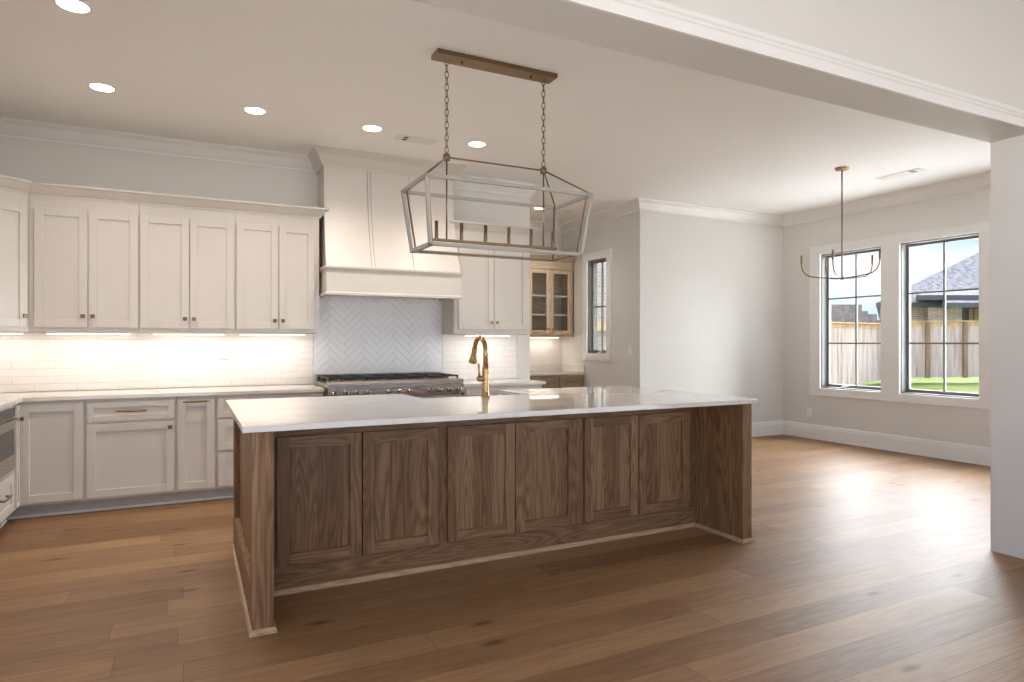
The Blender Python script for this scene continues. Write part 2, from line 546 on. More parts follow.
# bar side wall with a window hole
BWY0, BWY1, BWZ0, BWZ1 = 7.335, 7.835, 1.175, 2.51
m = MB()
m.box(XBAR, XBAR + 0.16, YD + 0.16, BWY0, 0, CZ)
m.box(XBAR, XBAR + 0.16, BWY1, YBAR + 0.15, 0, CZ)
m.box(XBAR, XBAR + 0.16, BWY0, BWY1, 0, BWZ0)
m.box(XBAR, XBAR + 0.16, BWY0, BWY1, BWZ1, CZ)
struct('wall_bar_side', m, M['wall'])
struct('wall_bar_back', MB().box(2.4, XBAR, YBAR, YBAR + 0.15, 0, CZ), M['wall'])
struct('wall_bar_left', MB().box(2.3, 2.4, YB + 0.14, YBAR + 0.15, 0, CZ), M['wall'])
struct('wall_left', MB().box(XL - 0.15, XL, YH0, YB, 0, CZ), M['wall'])
# right wall with two window holes
W1 = (5.12, 5.997)
W2 = (4.007, 4.896)
W3 = (2.90, 3.783)      # unseen third window added for extra daylight, hidden by the jamb
WZ0, WZ1 = 0.716, 2.535
m = MB()
WT = 0.2
m.box(XR, XR + WT, YH0, W3[0], 0, CZ)
m.box(XR, XR + WT, W3[1], W2[0], 0, CZ)
m.box(XR, XR + WT, W2[1], W1[0], 0, CZ)
m.box(XR, XR + WT, W1[1], YD, 0, CZ)
for a, b in (W1, W2, W3):
    m.box(XR, XR + WT, a, b, 0, WZ0)
    m.box(XR, XR + WT, a, b, WZ1, CZ)
struct('wall_right', m, M['wall'])
# header wall over the wide opening and the wall to its right
m = MB()
m.box(XL - 0.15, XR + WT, YH0, YH1, ZH, LZ)
m.box(XC, XC + 0.55, YH0, YH1, 0, ZH)
struct('wall_front', m, M['wall'])
m = MB()
PT = [(0, 0), (0.014, 0), (0.016, 0.012), (0.016, 0.045), (0.022, 0.052), (0.022, 0.062), (0.03, 0.07), (0.03, 0.085), (0.022, 0.095), (0, 0.095)]
m.sweep([(XL, YH0), (XR, YH0)], [(d, ZH + z) for d, z in PT], -1)
struct('trim_1', m, M['trim'])
struct('wall_living_right', MB().box(XR + WT - 0.15, XR + WT, -3.2, YH0, 0, LZ), M['wall'])  # unseen wall, added to keep the sun off the header
struct('wall_living_back', MB().box(-3.0, XR + WT, -3.3, -3.2, 2.3, LZ + 0.1), M['wall'])  # unseen wall, hung low to cut sky light from behind
struct('ceiling_living', MB().box(-3.0, XR + WT, -3.2, YH0, LZ, LZ + 0.1), M['ceiling'])

# crown moulding
CP = [(0, -0.135), (0.012, -0.135), (0.014, -0.118), (0.028, -0.105), (0.05, -0.075), (0.07, -0.04), (0.092, -0.022), (0.098, -0.012), (0.098, 0), (0, 0)]
crown = [(d, CZ + z) for d, z in CP]
m = MB()
m.sweep([(XL, YH1), (XL, YB), (1.125, YB)], crown, -1)
struct('trim_2', m, M['trim'])
m = MB()
m.sweep([(2.425, YB), (XW, YB), (XW, YB + 0.14), (2.4, YB + 0.14)], crown, -1)
struct('trim_3', m, M['trim'])
m = MB()
m.sweep([(3.4, YBAR), (XBAR, YBAR), (XBAR, YD), (XR, YD), (XR, YH1)], crown, -1)
struct('trim_4', m, M['trim'])
# baseboards
BP = [(0, 0), (0.026, 0), (0.026, 0.014), (0.02, 0.026), (0.018, 0.15), (0.014, 0.165), (0.014, 0.18), (0.006, 0.198), (0, 0.2)]
m = MB()
m.sweep([(XBAR, 7.9), (XBAR, YD), (XR, YD)], BP, -1)
struct('baseboard_far', m, M['trim'])
m = MB()
m.sweep([(XR, YD), (XR, YH1)], BP, -1)
struct('baseboard_right', m, M['trim'])

# ------------------------------------------------------------------ windows
def make_window(name, x, y0, y1, z0, z1, wall_t, rows, mun_w=0.02, jamb=0.11):
    """window in a wall facing -X (room on the -X side)"""
    root = bpy.data.objects.new(name, None)
    C.objects.link(root)
    root.location = (x, (y0 + y1) / 2, z0)
    root['kind'] = 'structure'
    xs = x + jamb
    m = MB()
    m.box(x + 0.012, x + wall_t, y0, y0 + 0.012, z0, z1)
    m.box(x + 0.012, x + wall_t, y1 - 0.012, y1, z0, z1)
    m.box(x + 0.012, x + wall_t, y0, y1, z0, z0 + 0.012)
    m.box(x + 0.012, x + wall_t, y0, y1, z1 - 0.012, z1)
    m.build('jamb_liner', M['winframe'], root)
    m = MB()
    f = 0.04
    m.box(xs, xs + 0.04, y0 + 0.012, y0 + f, z0 + 0.012, z1 - 0.012)
    m.box(xs, xs + 0.04, y1 - f, y1 - 0.012, z0 + 0.012, z1 - 0.012)
    m.box(xs, xs + 0.04, y0 + f, y1 - f, z0 + 0.012, z0 + f + 0.01)
    m.box(xs, xs + 0.04, y0 + f, y1 - f, z1 - f, z1 - 0.012)
    m.build('sash', M['winframe'], root, 0.003)
    m = MB()
    h = mun_w / 2
    ym = (y0 + y1) / 2
    m.box(xs + 0.008, xs + 0.034, ym - h, ym + h, z0 + f + 0.01, z1 - f)
    for i in range(1, rows):
        z = z0 + (z1 - z0) * i / rows
        m.box(xs + 0.01, xs + 0.032, y0 + f, ym - h, z - h, z + h)
        m.box(xs + 0.01, xs + 0.032, ym + h, y1 - f, z - h, z + h)
    m.build('muntin', M['winframe'], root)
    m = MB()
    m.box(xs + 0.018, xs + 0.023, y0 + f - 0.005, y1 - f + 0.005, z0 + f, z1 - f + 0.005)
    m.build('pane', M['glass'], root)
    return root

w1 = make_window('window_1', XR, *W1, WZ0, WZ1, WT, 3)
w2 = make_window('window_2', XR, *W2, WZ0, WZ1, WT, 3)
w4 = make_window('window_added', XR, *W3, WZ0, WZ1, WT, 3)
w3 = make_window('window_3', XBAR, BWY0, BWY1, BWZ0, BWZ1, 0.16, 2, 0.018, 0.07)
# crank of the left window
def crank(root, x, y, z):
    m = MB()
    m.box(x, x + 0.03, y - 0.035, y + 0.035, z, z + 0.016)
    m.tube([(x + 0.01, y, z + 0.016), (x - 0.005, y, z + 0.03), (x - 0.01, y - 0.04, z + 0.034), (x - 0.006, y - 0.085, z + 0.028)], 0.008, 8)
    m.build('crank_handle', M['chrome'], root, 0.002)
crank(w1, XR + 0.055, 5.70, WZ0 + 0.012)
crank(w3, XBAR + 0.03, 7.58, BWZ0 + 0.012)
# casings: one flat frame around both dining windows, one around the bar window
m = MB()
t0 = XR - 0.022
m.box(t0, XR, 2.75, W3[0] + 0.004, WZ0 - 0.004, WZ1 + 0.004)
m.box(t0, XR, W3[1] - 0.004, W2[0] + 0.004, WZ0 - 0.004, WZ1 + 0.004)
m.box(t0, XR, W2[1] - 0.004, W1[0] + 0.004, WZ0 - 0.004, WZ1 + 0.004)
m.box(t0, XR, W1[1] - 0.004, 6.152, WZ0 - 0.004, WZ1 + 0.004)
m.box(t0, XR, 2.75, 6.152, WZ1 + 0.004, 2.64)
m.box(t0, XR, 2.75, 6.152, 0.622, WZ0 - 0.004)
for a, b in ((2.74, 2.75), (6.152, 6.162)):
    m.box(XR - 0.03, XR, a, b, 0.622, 2.64)
m.box(XR - 0.03, XR, 2.74, 6.162, 2.64, 2.65)
m.box(XR - 0.03, XR, 2.74, 6.162, 0.612, 0.622)
struct('trim_5', m, M['trim'], 0.002)
m = MB()
cw = 0.1
m.box(XBAR - 0.022, XBAR, BWY0 - cw, BWY0 + 0.004, BWZ0 - cw, BWZ1 + cw)
m.box(XBAR - 0.022, XBAR, BWY1 - 0.004, BWY1 + cw, BWZ0 - cw, BWZ1 + cw)
m.box(XBAR - 0.022, XBAR, BWY0 + 0.004, BWY1 - 0.004, BWZ1 - 0.004, BWZ1 + cw)
m.box(XBAR - 0.022, XBAR, BWY0 + 0.004, BWY1 - 0.004, BWZ0 - cw, BWZ0 + 0.004)
struct('trim_6', m, M['trim'], 0.002)

# ------------------------------------------------------------------ backsplash tiles
def clip(bm, co, no):
    g = bm.verts[:] + bm.edges[:] + bm.faces[:]
    bmesh.ops.bisect_plane(bm, geom=g, plane_co=co, plane_no=no, clear_outer=True)

def tile_field(x0, x1, z0, z1, y, herring):
    m = MB()
    if herring:
        L, Wd = 0.24, 0.06
        g = 0.0016
        c45 = math.sqrt(0.5)
        rot = lambda a, b: ((a - b) * c45, (a + b) * c45)
        cx, cz = (x0 + x1) / 2, (z0 + z1) / 2
        n = 26
        for i in range(-n, n):
            for j in range(-n, n):
                # block pattern: horizontal and vertical tiles stepping diagonally
                bx = i * Wd + j * L
                by = i * Wd - j * L
                for (a0, a1, b0, b1) in ((bx, bx + L, by, by + Wd), (bx, bx + Wd, by + Wd, by + Wd + L)):
                    c = rot((a0 + a1) / 2, (b0 + b1) / 2)
                    if abs(c[0]) > (x1 - x0) / 2 + L or abs(c[1]) > (z1 - z0) / 2 + L:
                        continue
                    pts = [rot(a0 + g, b0 + g), rot(a1 - g, b0 + g), rot(a1 - g, b1 - g), rot(a0 + g, b1 - g)]
                    e = 0.002
                    ins = [rot(a0 + g + e, b0 + g + e), rot(a1 - g - e, b0 + g + e), rot(a1 - g - e, b1 - g - e), rot(a0 + g + e, b1 - g - e)]
                    tl = random.uniform(-0.0011, 0.0011)
                    p0 = [(cx + p, y - 0.004, cz + q) for p, q in pts]
                    p1 = [(cx + p, y - 0.006 + tl * (1 if q > c[1] else -1), cz + q) for p, q in ins]
                    m.faces(p0 + p1, [(4, 5, 6, 7), (0, 1, 5, 4), (1, 2, 6, 5), (2, 3, 7, 6), (3, 0, 4, 7)])
        clip(m.bm, (x0, 0, 0), (-1, 0, 0))
        clip(m.bm, (x1, 0, 0), (1, 0, 0))
        clip(m.bm, (0, 0, z0), (0, 0, -1))
        clip(m.bm, (0, 0, z1), (0, 0, 1))
    else:
        L, Wd, g, e = 0.30, 0.0625, 0.0012, 0.003
        r = 0
        z = z0
        while z < z1 - 0.005:
            zz = min(z + Wd, z1)
            x = x0 - (L / 2 if r % 2 else 0)
            while x < x1:
                a, b = max(x, x0), min(x + L, x1)
                if b - a > 0.015:
                    tl = random.uniform(-0.0005, 0.0005)
                    p0 = [(a + g, y - 0.004, z + g), (b - g, y - 0.004, z + g), (b - g, y - 0.004, zz - g), (a + g, y - 0.004, zz - g)]
                    p1 = [(a + g + e, y - 0.006 + tl, z + g + e), (b - g - e, y - 0.006 + tl, z + g + e), (b - g - e, y - 0.006 - tl, zz - g - e), (a + g + e, y - 0.006 - tl, zz - g - e)]
                    m.faces(p0 + p1, [(4, 5, 6, 7), (0, 1, 5, 4), (1, 2, 6, 5), (2, 3, 7, 6), (3, 0, 4, 7)])
                x += L
            z += Wd
            r += 1
    m.mi = 1
    m.box(x0, x1, y - 0.0045, y - 0.0002, z0, z1)
    return m

struct('backsplash_left', tile_field(XL + 0.002, 1.088, 0.921, 1.418, YB, False), [M['tile'], M['grout']])
struct('backsplash_herringbone', tile_field(1.09, 2.438, 0.90, 1.80, YB, True), [M['tile_hb'], M['grout']])
struct('backsplash_right', tile_field(2.44, 3.345, 0.921, 1.418, YB, False), [M['tile'], M['grout']])
struct('backsplash_trim', MB().box(3.346, 3.36, YB - 0.009, YB - 0.0003, 0.921, 1.418), M['tile'], 0.001)

# ------------------------------------------------------------------ cabinet helpers
def shaker(F, u0, u1, z0, z1, d0, thick=0.02, rail=0.06, rec=0.011, mats=('cab', 'cab'), pane=False):
    m = MB()
    d1 = d0 + thick
    m.fbox(F, u0, u0 + rail, d0, d1, z0, z1)
    m.fbox(F, u1 - rail, u1, d0, d1, z0, z1)
    m.mi = 1
    m.fbox(F, u0 + rail, u1 - rail, d0, d1, z0, z0 + rail)
    m.fbox(F, u0 + rail, u1 - rail, d0, d1, z1 - rail, z1)
    m.mi = 0
    if not pane:
        m.fbox(F, u0 + rail - 0.004, u1 - rail + 0.004, d0 + 0.001, d1 - rec, z0 + rail - 0.004, z1 - rail + 0.004)
    return m

def FP(F, u, d, z):
    (ox, oy), (ux, uy), (nx, ny) = F
    return Vector((ox + u * ux + d * nx, oy + u * uy + d * ny, z))

def knob(F, u, d, z, parent, square=True, mat='knob'):
    m = MB()
    m.fbox(F, u - 0.006, u + 0.006, d, d + 0.016, z - 0.006, z + 0.006)
    m.fbox(F, u - 0.0155, u + 0.0155, d + 0.014, d + 0.026, z - 0.0155, z + 0.0155)
    return m.build('knob', M[mat], parent, 0.003)

def pull(F, u, d, z, L, parent, mat='abrass'):
    m = MB()
    h = L / 2
    pts = []
    for k in range(9):
        s_ = -1 + 2 * k / 8
        pts.append(FP(F, u + s_ * h, d + 0.034 - 0.006 * abs(s_) ** 3, z))
    m.tube(pts, [0.005, 0.007, 0.008, 0.009, 0.009, 0.009, 0.008, 0.007, 0.005], 8)
    for s_ in (-0.72, 0.72):
        m.tube([FP(F, u + s_ * h, d, z), FP(F, u + s_ * h, d + 0.032, z)], [0.009, 0.0055], 8)
    return m.build('handle', M[mat], parent)

def cabinet(name, F, u0, u1, depth, z0, z1, label, cat='cabinet', group=None, toe=0.0, doors=(), drawers=(), toe_ext=0.0, mats=('cab', 'cab'), body='cab', rail=0.06, open_front=False):
    """doors / drawers: dicts with u0,u1,z0,z1, knob=(u,z) or pull=(u,z,L), pane=True"""
    c = FP(F, (u0 + u1) / 2, -depth / 2, 0 if toe else z0)
    root = thing(name, c, label, cat, group)
    m = MB()
    b0 = z0 + toe if toe else z0
    if open_front:
        s_ = 0.03
        m.fbox(F, u0, u0 + 0.018, -depth, 0, b0, z1)
        m.fbox(F, u1 - 0.018, u1, -depth, 0, b0, z1)
        m.fbox(F, u0 + 0.018, u1 - 0.018, -depth, 0, b0, b0 + 0.04)
        m.fbox(F, u0 + 0.018, u1 - 0.018, -depth, 0, z1 - 0.19, z1)
        m.fbox(F, u0 + 0.018, u1 - 0.018, -depth, -depth + 0.012, b0 + 0.04, z1 - 0.19)
    else:
        m.fbox(F, u0, u1, -depth, 0, b0, z1)
    m.build('body', M[body], root, 0.0015)
    if toe:
        t = MB()
        t.fbox(F, u0 - toe_ext, u1, -depth, -0.075, 0.0, b0)
        t.build('toe_kick', M['toe'], root)
        t = MB()
        t.fbox(F, u0 - toe_ext, u1, -0.075, -0.063, 0.0, 0.018)
        t.build('shoe_moulding', M['trim'], root)
    for kind, lst in (('door', doors), ('drawer', drawers)):
        for d in lst:
            dm = shaker(F, d['u0'], d['u1'], d['z0'], d['z1'], 0.001, mats=mats, rail=d.get('rail', rail), pane=d.get('pane', False))
            do = dm.build(kind, [M[mats[0]], M[mats[1]]], root, 0.002)
            if d.get('pane'):
                g = MB()
                r_ = d.get('rail', rail)
                g.fbox(F, d['u0'] + r_ - 0.005, d['u1'] - r_ + 0.005, 0.009, 0.013, d['z0'] + r_ - 0.005, d['z1'] - r_ + 0.005)
                g.build('pane', M['cabglass'], do)
            if 'knob' in d:
                knob(F, d['knob'][0], 0.021, d['knob'][1], do, mat=d.get('kmat', 'knob'))
            if 'pull' in d:
                pull(F, d['pull'][0], 0.021, d['pull'][1], d['pull'][2], do)
    return root

def D(u0, u1, z0, z1, **k):
    return dict(u0=u0, u1=u1, z0=z0, z1=z1, **k)

# ------------------------------------------------------------------ base cabinets, back run
YF = 5.955
FB = ((0, YF), (1, 0), (0, -1))
DEP = YB - YF - 0.002
TOE = 0.10
ZT = 0.888
G_BASE = 'white base cabinets along the back wall'
cabinet('base_cabinet', FB, -1.153, -0.7315, DEP, 0, ZT, 'white base cabinet in the far left corner with one tall door and no knob', group=G_BASE, toe=TOE, toe_ext=0.075,
        doors=[D(-1.141, -0.742, 0.122, 0.865)])
cabinet('base_cabinet', FB, -0.7305, -0.1045, DEP, 0, ZT, 'white base cabinet with one wide drawer over a square door', group=G_BASE, toe=TOE,
        doors=[D(-0.72, -0.117, 0.120, 0.692, knob=(-0.148, 0.645))],
        drawers=[D(-0.72, -0.117, 0.713, 0.865, pull=(-0.418, 0.79, 0.215), rail=0.045)])
cabinet('base_cabinet', FB, -0.1035, 0.1935, DEP, 0, ZT, 'narrow white base cabinet with a bar pull across its door top', group=G_BASE, toe=TOE,
        doors=[D(-0.091, 0.181, 0.122, 0.865, pull=(0.045, 0.845, 0.20))])
cabinet('base_cabinet', FB, 0.1945, 1.07, DEP, 0, ZT, 'white three drawer base cabinet behind the left end of the island', group=G_BASE, toe=TOE,
        drawers=[D(0.207, 1.055, 0.700, 0.865, rail=0.045, pull=(0.63, 0.785, 0.25)), D(0.207, 1.055, 0.425, 0.680, pull=(0.63, 0.6, 0.25)), D(0.207, 1.055, 0.122, 0.402, pull=(0.63, 0.31, 0.25))])
cabinet('base_cabinet', FB, 2.44, 3.325, DEP, 0, ZT, 'white base cabinet right of the range, behind the sink faucet', group=G_BASE, toe=TOE,
        doors=[D(2.455, 2.88, 0.122, 0.68, knob=(2.84, 0.63)), D(2.888, 3.312, 0.122, 0.68, knob=(2.93, 0.63))],
        drawers=[D(2.455, 2.88, 0.70, 0.865, rail=0.045, pull=(2.667, 0.785, 0.2)), D(2.888, 3.312, 0.70, 0.865, rail=0.045, pull=(3.1, 0.785, 0.2))])

# left run (faces +X)
XF = -1.155
FLN = ((XF, 0), (0, 1), (1, 0))
DEPL = XF - XL - 0.002
cabinet('base_cabinet', FLN, 5.81, 5.953, DEPL, 0, ZT, 'narrow white cabinet between the microwave and the corner, with a side facing knob', group='white cabinets of the left run', toe=TOE,
        doors=[D(5.822, 5.915, 0.122, 0.865, rail=0.03, knob=(5.895, 0.765))])
mwc = cabinet('base_cabinet', FLN, 5.08, 5.809, DEPL, 0, 0.405, 'white cabinet under the microwave with one drawer and a brass pull', group='white cabinets of the left run', toe=TOE,
        drawers=[D(5.095, 5.745, 0.122, 0.395, pull=(5.42, 0.275, 0.24))])
cabinet('base_cabinet', FLN, 4.2, 5.078, DEPL, 0, ZT, 'white cabinet of the left run before the microwave', group='white cabinets of the left run', toe=TOE,
        doors=[D(4.215, 4.635, 0.122, 0.68, knob=(4.6, 0.63)), D(4.643, 5.065, 0.122, 0.68, knob=(4.68, 0.63))],
        drawers=[D(4.215, 5.065, 0.70, 0.865, rail=0.045, pull=(4.64, 0.785, 0.25))])
# built-in microwave drawer
mw = thing('microwave', (XF - 0.25, 5.44, 0.407), 'stainless built in drawer microwave under the counter at left edge', 'microwave')
m = MB()
m.fbox(FLN, 5.082, 5.807, -DEPL, -0.002, 0.407, ZT - 0.001)
m.build('body', M['cab'], mw)
m = MB()
m.fbox(FLN, 5.10, 5.775, 0.0, 0.02, 0.80, 0.862)
m.build('control_panel', M['glassblk'], mw, 0.002)
m = MB()
m.fbox(FLN, 5.10, 5.775, 0.0, 0.024, 0.425, 0.53)
m.fbox(FLN, 5.10, 5.775, 0.0, 0.024, 0.715, 0.77)
m.fbox(FLN, 5.10, 5.17, 0.0, 0.024, 0.53, 0.715)
m.fbox(FLN, 5.735, 5.775, 0.0, 0.024, 0.53, 0.715)
m.fbox(FLN, 5.10, 5.775, 0.0, 0.012, 0.77, 0.80)
dr = m.build('drawer_front', M['steel'], mw, 0.003)
m = MB()
m.fbox(FLN, 5.17, 5.735, 0.004, 0.019, 0.53, 0.715)
m.build('door_glass', M['glassblk'], dr)
m = MB()
m.fbox(FLN, 5.12, 5.755, 0.02, 0.05, 0.772, 0.788)
m.build('handle', M['steel'], dr, 0.004)

# countertops
m = MB()
m.prism([(XL + 0.002, 4.2), (-1.122, 4.2), (-1.122, 5.925), (1.075, 5.925), (1.075, YB - 0.01), (XL + 0.002, YB - 0.01)], ZT + 0.001, 0.92)
o = m.build('countertop', M['quartz'], None, 0.003, label='white quartz countertop on the L of base cabinets at left', category='countertop')
m = MB()
m.box(2.432, 3.362, 5.925, YB - 0.01, ZT + 0.001, 0.92)
o = m.build('countertop', M['quartz'], None, 0.003, label='short white quartz countertop right of the range', category='countertop')

# ------------------------------------------------------------------ upper cabinets
YU = 6.24
FU = ((0, YU), (1, 0), (0, -1))
DU = YB - YU - 0.001
UZ0, UZ1 = 1.42, 2.50
DZ0, DZ1 = 1.455, 2.402
G_UP = 'white wall cabinets left of the hood'
cabinet('wall_cabinet', FU, -1.139, -0.3845, DU, UZ0, UZ1, 'white double door wall cabinet next to the diagonal corner cabinet', group=G_UP,
        doors=[D(-1.103, -0.748, DZ0, DZ1, knob=(-0.778, 1.545)), D(-0.741, -0.393, DZ0, DZ1, knob=(-0.712, 1.545))])
cabinet('wall_cabinet', FU, -0.3835, 0.3560, DU, UZ0, UZ1, 'white double door wall cabinet in the middle of the three left of the hood', group=G_UP,
        doors=[D(-0.375, -0.010, DZ0, DZ1, knob=(-0.042, 1.535)), D(-0.003, 0.346, DZ0, DZ1, knob=(0.028, 1.535))])
cabinet('wall_cabinet', FU, 0.3570, 1.085, DU, UZ0, UZ1, 'white double door wall cabinet directly left of the range hood', group=G_UP,
        doors=[D(0.367, 0.718, DZ0, DZ1, knob=(0.687, 1.53)), D(0.726, 1.04, DZ0, DZ1, knob=(0.757, 1.53))])
cabinet('wall_cabinet', FU, 2.441, 3.338, DU, UZ0, UZ1, 'white double door wall cabinet right of the range hood', group='white wall cabinet right of the hood',
        doors=[D(2.487, 2.889, DZ0 + 0.015, DZ1, knob=(2.86, 1.545), kmat='brass'), D(2.896, 3.296, DZ0 + 0.015, DZ1, knob=(2.925, 1.545), kmat='brass')])
# diagonal corner cabinet
s2 = math.sqrt(0.5)
FDG = ((-1.140, YU), (-s2, -s2), (s2, -s2))
LD = 0.30 / s2
dg = thing('wall_cabinet', (-1.45, 6.25, UZ0), 'white diagonal corner wall cabinet at the left edge', 'cabinet')
m = MB()
m.prism([(-1.141, YU), (-1.141, YB - 0.001), (XL + 0.001, YB - 0.001), (XL + 0.001, 5.94), (-1.44, 5.94)], UZ0, UZ1)
m.build('body', M['cab'], dg, 0.0015)
do = shaker(FDG, 0.022, LD - 0.03, DZ0, DZ1, 0.001).build('door', M['cab'], dg, 0.002)
knob(FDG, 0.052, 0.021, 1.54, do)
FUL = ((-1.44, 0), (0, 1), (1, 0))
cabinet('wall_cabinet', FUL, 5.19, 5.938, -1.44 - XL - 0.001, UZ0, UZ1, 'white double door wall cabinet on the left wall', group='white wall cabinets on the left wall',
        doors=[D(5.2, 5.56, DZ0, DZ1, knob=(5.53, 1.54)), D(5.568, 5.928, DZ0, DZ1, knob=(5.6, 1.54))])
# cabinet crowns
UC = [(0, 0), (0.008, 0), (0.01, 0.012), (0.022, 0.02), (0.045, 0.045), (0.066, 0.07), (0.078, 0.075), (0.08, 0.092), (0, 0.092)]
uc = [(d, UZ1 - 0.004 + z) for d, z in UC]
m = MB()
m.sweep([(-1.44, 5.19), (-1.44, 5.94), (-1.141, YU), (1.0855, YU), (1.0855, YB - 0.002)], uc, -1)
struct('trim_7', m, M['cab'])
m = MB()
m.sweep([(2.4405, YB - 0.002), (2.4405, YU), (3.3385, YU), (3.3385, YB - 0.002)], uc, -1)
struct('trim_8', m, M['cab'])
# tops behind the crowns
# ------------------------------------------------------------------ under-cabinet light bars
def light_bar(x0, x1, y, z, label, watts, group='under cabinet light bars', col=(1.0, 0.88, 0.75)):
    r = thing('light_bar', ((x0 + x1) / 2, y, z - 0.02), label, 'light', group)
    m = MB()
    m.box(x0, x1, y - 0.02, y + 0.02, z - 0.016, z - 0.001)
    m.build('housing', M['white'], r, 0.002)
    m = MB()
    m.box(x0 + 0.01, x1 - 0.01, y - 0.014, y + 0.014, z - 0.0195, z - 0.0165)
    m.build('diffuser', M['strip'], r)
    ld = bpy.data.lights.new('light_bar_lamp', 'AREA')
    ld.shape = 'RECTANGLE'
    ld.size = (x1 - x0) * 0.97
    ld.size_y = 0.03
    ld.energy = watts
    ld.color = col
    lo = bpy.data.objects.new('lamp', ld)
    C.objects.link(lo)
    lo.parent = r
    lo.location = (0, 0, -0.004)
    return r

light_bar(-1.55, -1.2, 6.4, UZ0, 'slim light bar under the diagonal corner wall cabinet', UNDER_W * 0.45)
light_bar(-1.05, -0.45, 6.38, UZ0, 'slim light bar under the wall cabinet beside the corner', UNDER_W * 0.7)
light_bar(-0.30, 0.28, 6.38, UZ0, 'slim light bar under the middle wall cabinet', UNDER_W)
light_bar(0.40, 0.98, 6.38, UZ0, 'slim light bar under the wall cabinet left of the hood', UNDER_W * 0.8)
light_bar(2.62, 3.16, 6.38, UZ0, 'slim light bar under the wall cabinet right of the hood', UNDER_W * 0.6, col=(1.0, 0.92, 0.84))

# ------------------------------------------------------------------ range hood
hood = thing('range_hood', (1.765, 6.3, 1.77), 'tall white paneled range hood with flared front above the range', 'range hood')
HX0, HX1 = 1.125, 2.425
def hood_y(z):
    t = max(0.0, min(1.0, (3.02 - z) / 1.0))
    return 6.222 - 0.19 * t ** 2.2
def hood_dx(z):
    t = max(0.0, min(1.0, (3.02 - z) / 1.0))
    return 0.012 * t ** 2.2
zs = [2.02 + 0.05 * i for i in range(23)]
zs = [z for z in zs if z < CZ - 0.002]
zs.append(CZ - 0.001)
def hood_board(a0, a1, off, e0=0, e1=0):
    m = MB()
    rings = []
    for z in zs:
        y = hood_y(z) + off
        rings.append([(a0 - e0 * hood_dx(z), y, z), (a1 + e1 * hood_dx(z), y, z), (a1 + e1 * hood_dx(z), YB - 0.001, z), (a0 - e0 * hood_dx(z), YB - 0.001, z)])
    m.solid(rings)
    return m
g = 0.003
hood_board(HX0 + 0.004, HX1 - 0.004, 0.012).build('backing', M['cab'], hood)
for a0, a1, e0, e1 in ((HX0, 1.535 - g, 1, 0), (1.535 + g, 1.567 - g, 0, 0), (1.567 + g, 1.952 - g, 0, 0), (1.952 + g, HX1, 0, 1)):
    m = MB()
    rings = []
    for z in zs:
        y = hood_y(z)
        rings.append([(a0 - e0 * hood_dx(z), y, z), (a1 + e1 * hood_dx(z), y, z), (a1 + e1 * hood_dx(z), y + 0.011, z), (a0 - e0 * hood_dx(z), y + 0.011, z)])
    m.solid(rings)
    m.build('front_board', M['cab'], hood, 0.002)
m = MB()
MX0, MX1, MY = 1.112, 2.424, 6.01
m.box(MX0, MX1, MY, MY + 0.03, 1.772, 2.02)
m.box(MX0, MX0 + 0.03, MY + 0.03, YB - 0.012, 1.772, 2.02)
m.box(MX1 - 0.03, MX1, MY + 0.03, YB - 0.012, 1.772, 2.02)
m.box(MX0 + 0.03, MX1 - 0.03, MY + 0.03, YB - 0.012, 1.90, 2.02)
mant = m.build('mantel', M['cab'], hood, 0.002)
m = MB()
led = [(0, 2.0), (0.008, 2.002), (0.012, 2.012), (0.022, 2.016), (0.024, 2.034), (-0.02, 2.036)]
m.sweep([(MX0, YB - 0.05), (MX0, MY), (MX1, MY), (MX1, 6.2)], led, -1)
m.build('ledge_moulding', M['cab'], mant)
m = MB()
led = [(0, 1.77), (0.014, 1.77), (0.016, 1.79), (0.008, 1.798), (0, 1.80)]
m.sweep([(MX0, YB - 0.05), (MX0, MY), (MX1, MY), (MX1, 6.2)], led, -1)
m.build('bottom_moulding', M['cab'], mant)
m = MB()
m.box(MX0 + 0.1, MX1 - 0.1, MY + 0.1, YB - 0.06, 1.885, 1.899)
ins_ = m.build('filter_insert', M['steel'], hood)
m = MB()
hp = [(HX0, YB - 0.001), (HX0, hood_y(3.1)), (HX1, hood_y(3.1)), (HX1, YB - 0.001)]
HC = [(0, -0.15), (0.012, -0.15), (0.014, -0.138), (0.026, -0.125), (0.045, -0.10), (0.068, -0.055), (0.098, -0.022), (0.108, -0.012), (0.108, 0), (0, 0)]
m.sweep(hp, [(d, CZ - 0.0005 + z) for d, z in HC], -1)
m.build('crown_moulding', M['cab'], hood)

# ------------------------------------------------------------------ range
RX0, RX1, RY = 1.098, 2.40, 5.865
rg = thing('range', (1.75, 6.2, 0.0), 'stainless gas range with black grates under the hood', 'range')
m = MB()
m.box(RX0, RX1, 5.95, YB - 0.02, 0.09, 0.955)
m.build('body', M['steel'], rg, 0.003)
m = MB()
prof = [(5.95, 0.84), (RY, 0.845), (RY, 0.955), (RY + 0.012, 0.976), (RY + 0.03, 0.984), (5.95, 0.984)]
m.solid([[(x, y, z) for y, z in prof] for x in (RX0, RX1)])
cp = m.build('control_panel', M['steel'], rg, 0.002)
for i in range(13):
    x = RX0 + 0.055 + i * (RX1 - RX0 - 0.11) / 12
    if i in (4, 8):
        continue
    m = MB()
    m.lathe((x, RY, 0.878), [(0.026, 0.0), (0.026, -0.008), (0.021, -0.012), (0.019, -0.04), (0.015, -0.044)], 18, 'y')
    m.box(x - 0.003, x + 0.003, RY - 0.048, RY - 0.03, 0.862, 0.894)
    m.build('knob', M['chrome'], cp)
m = MB()
m.box(RX0 + 0.012, RX1 - 0.012, 5.93, 6.50, 0.956, 0.968)
m.build('cooktop', M['black'], rg, 0.004)
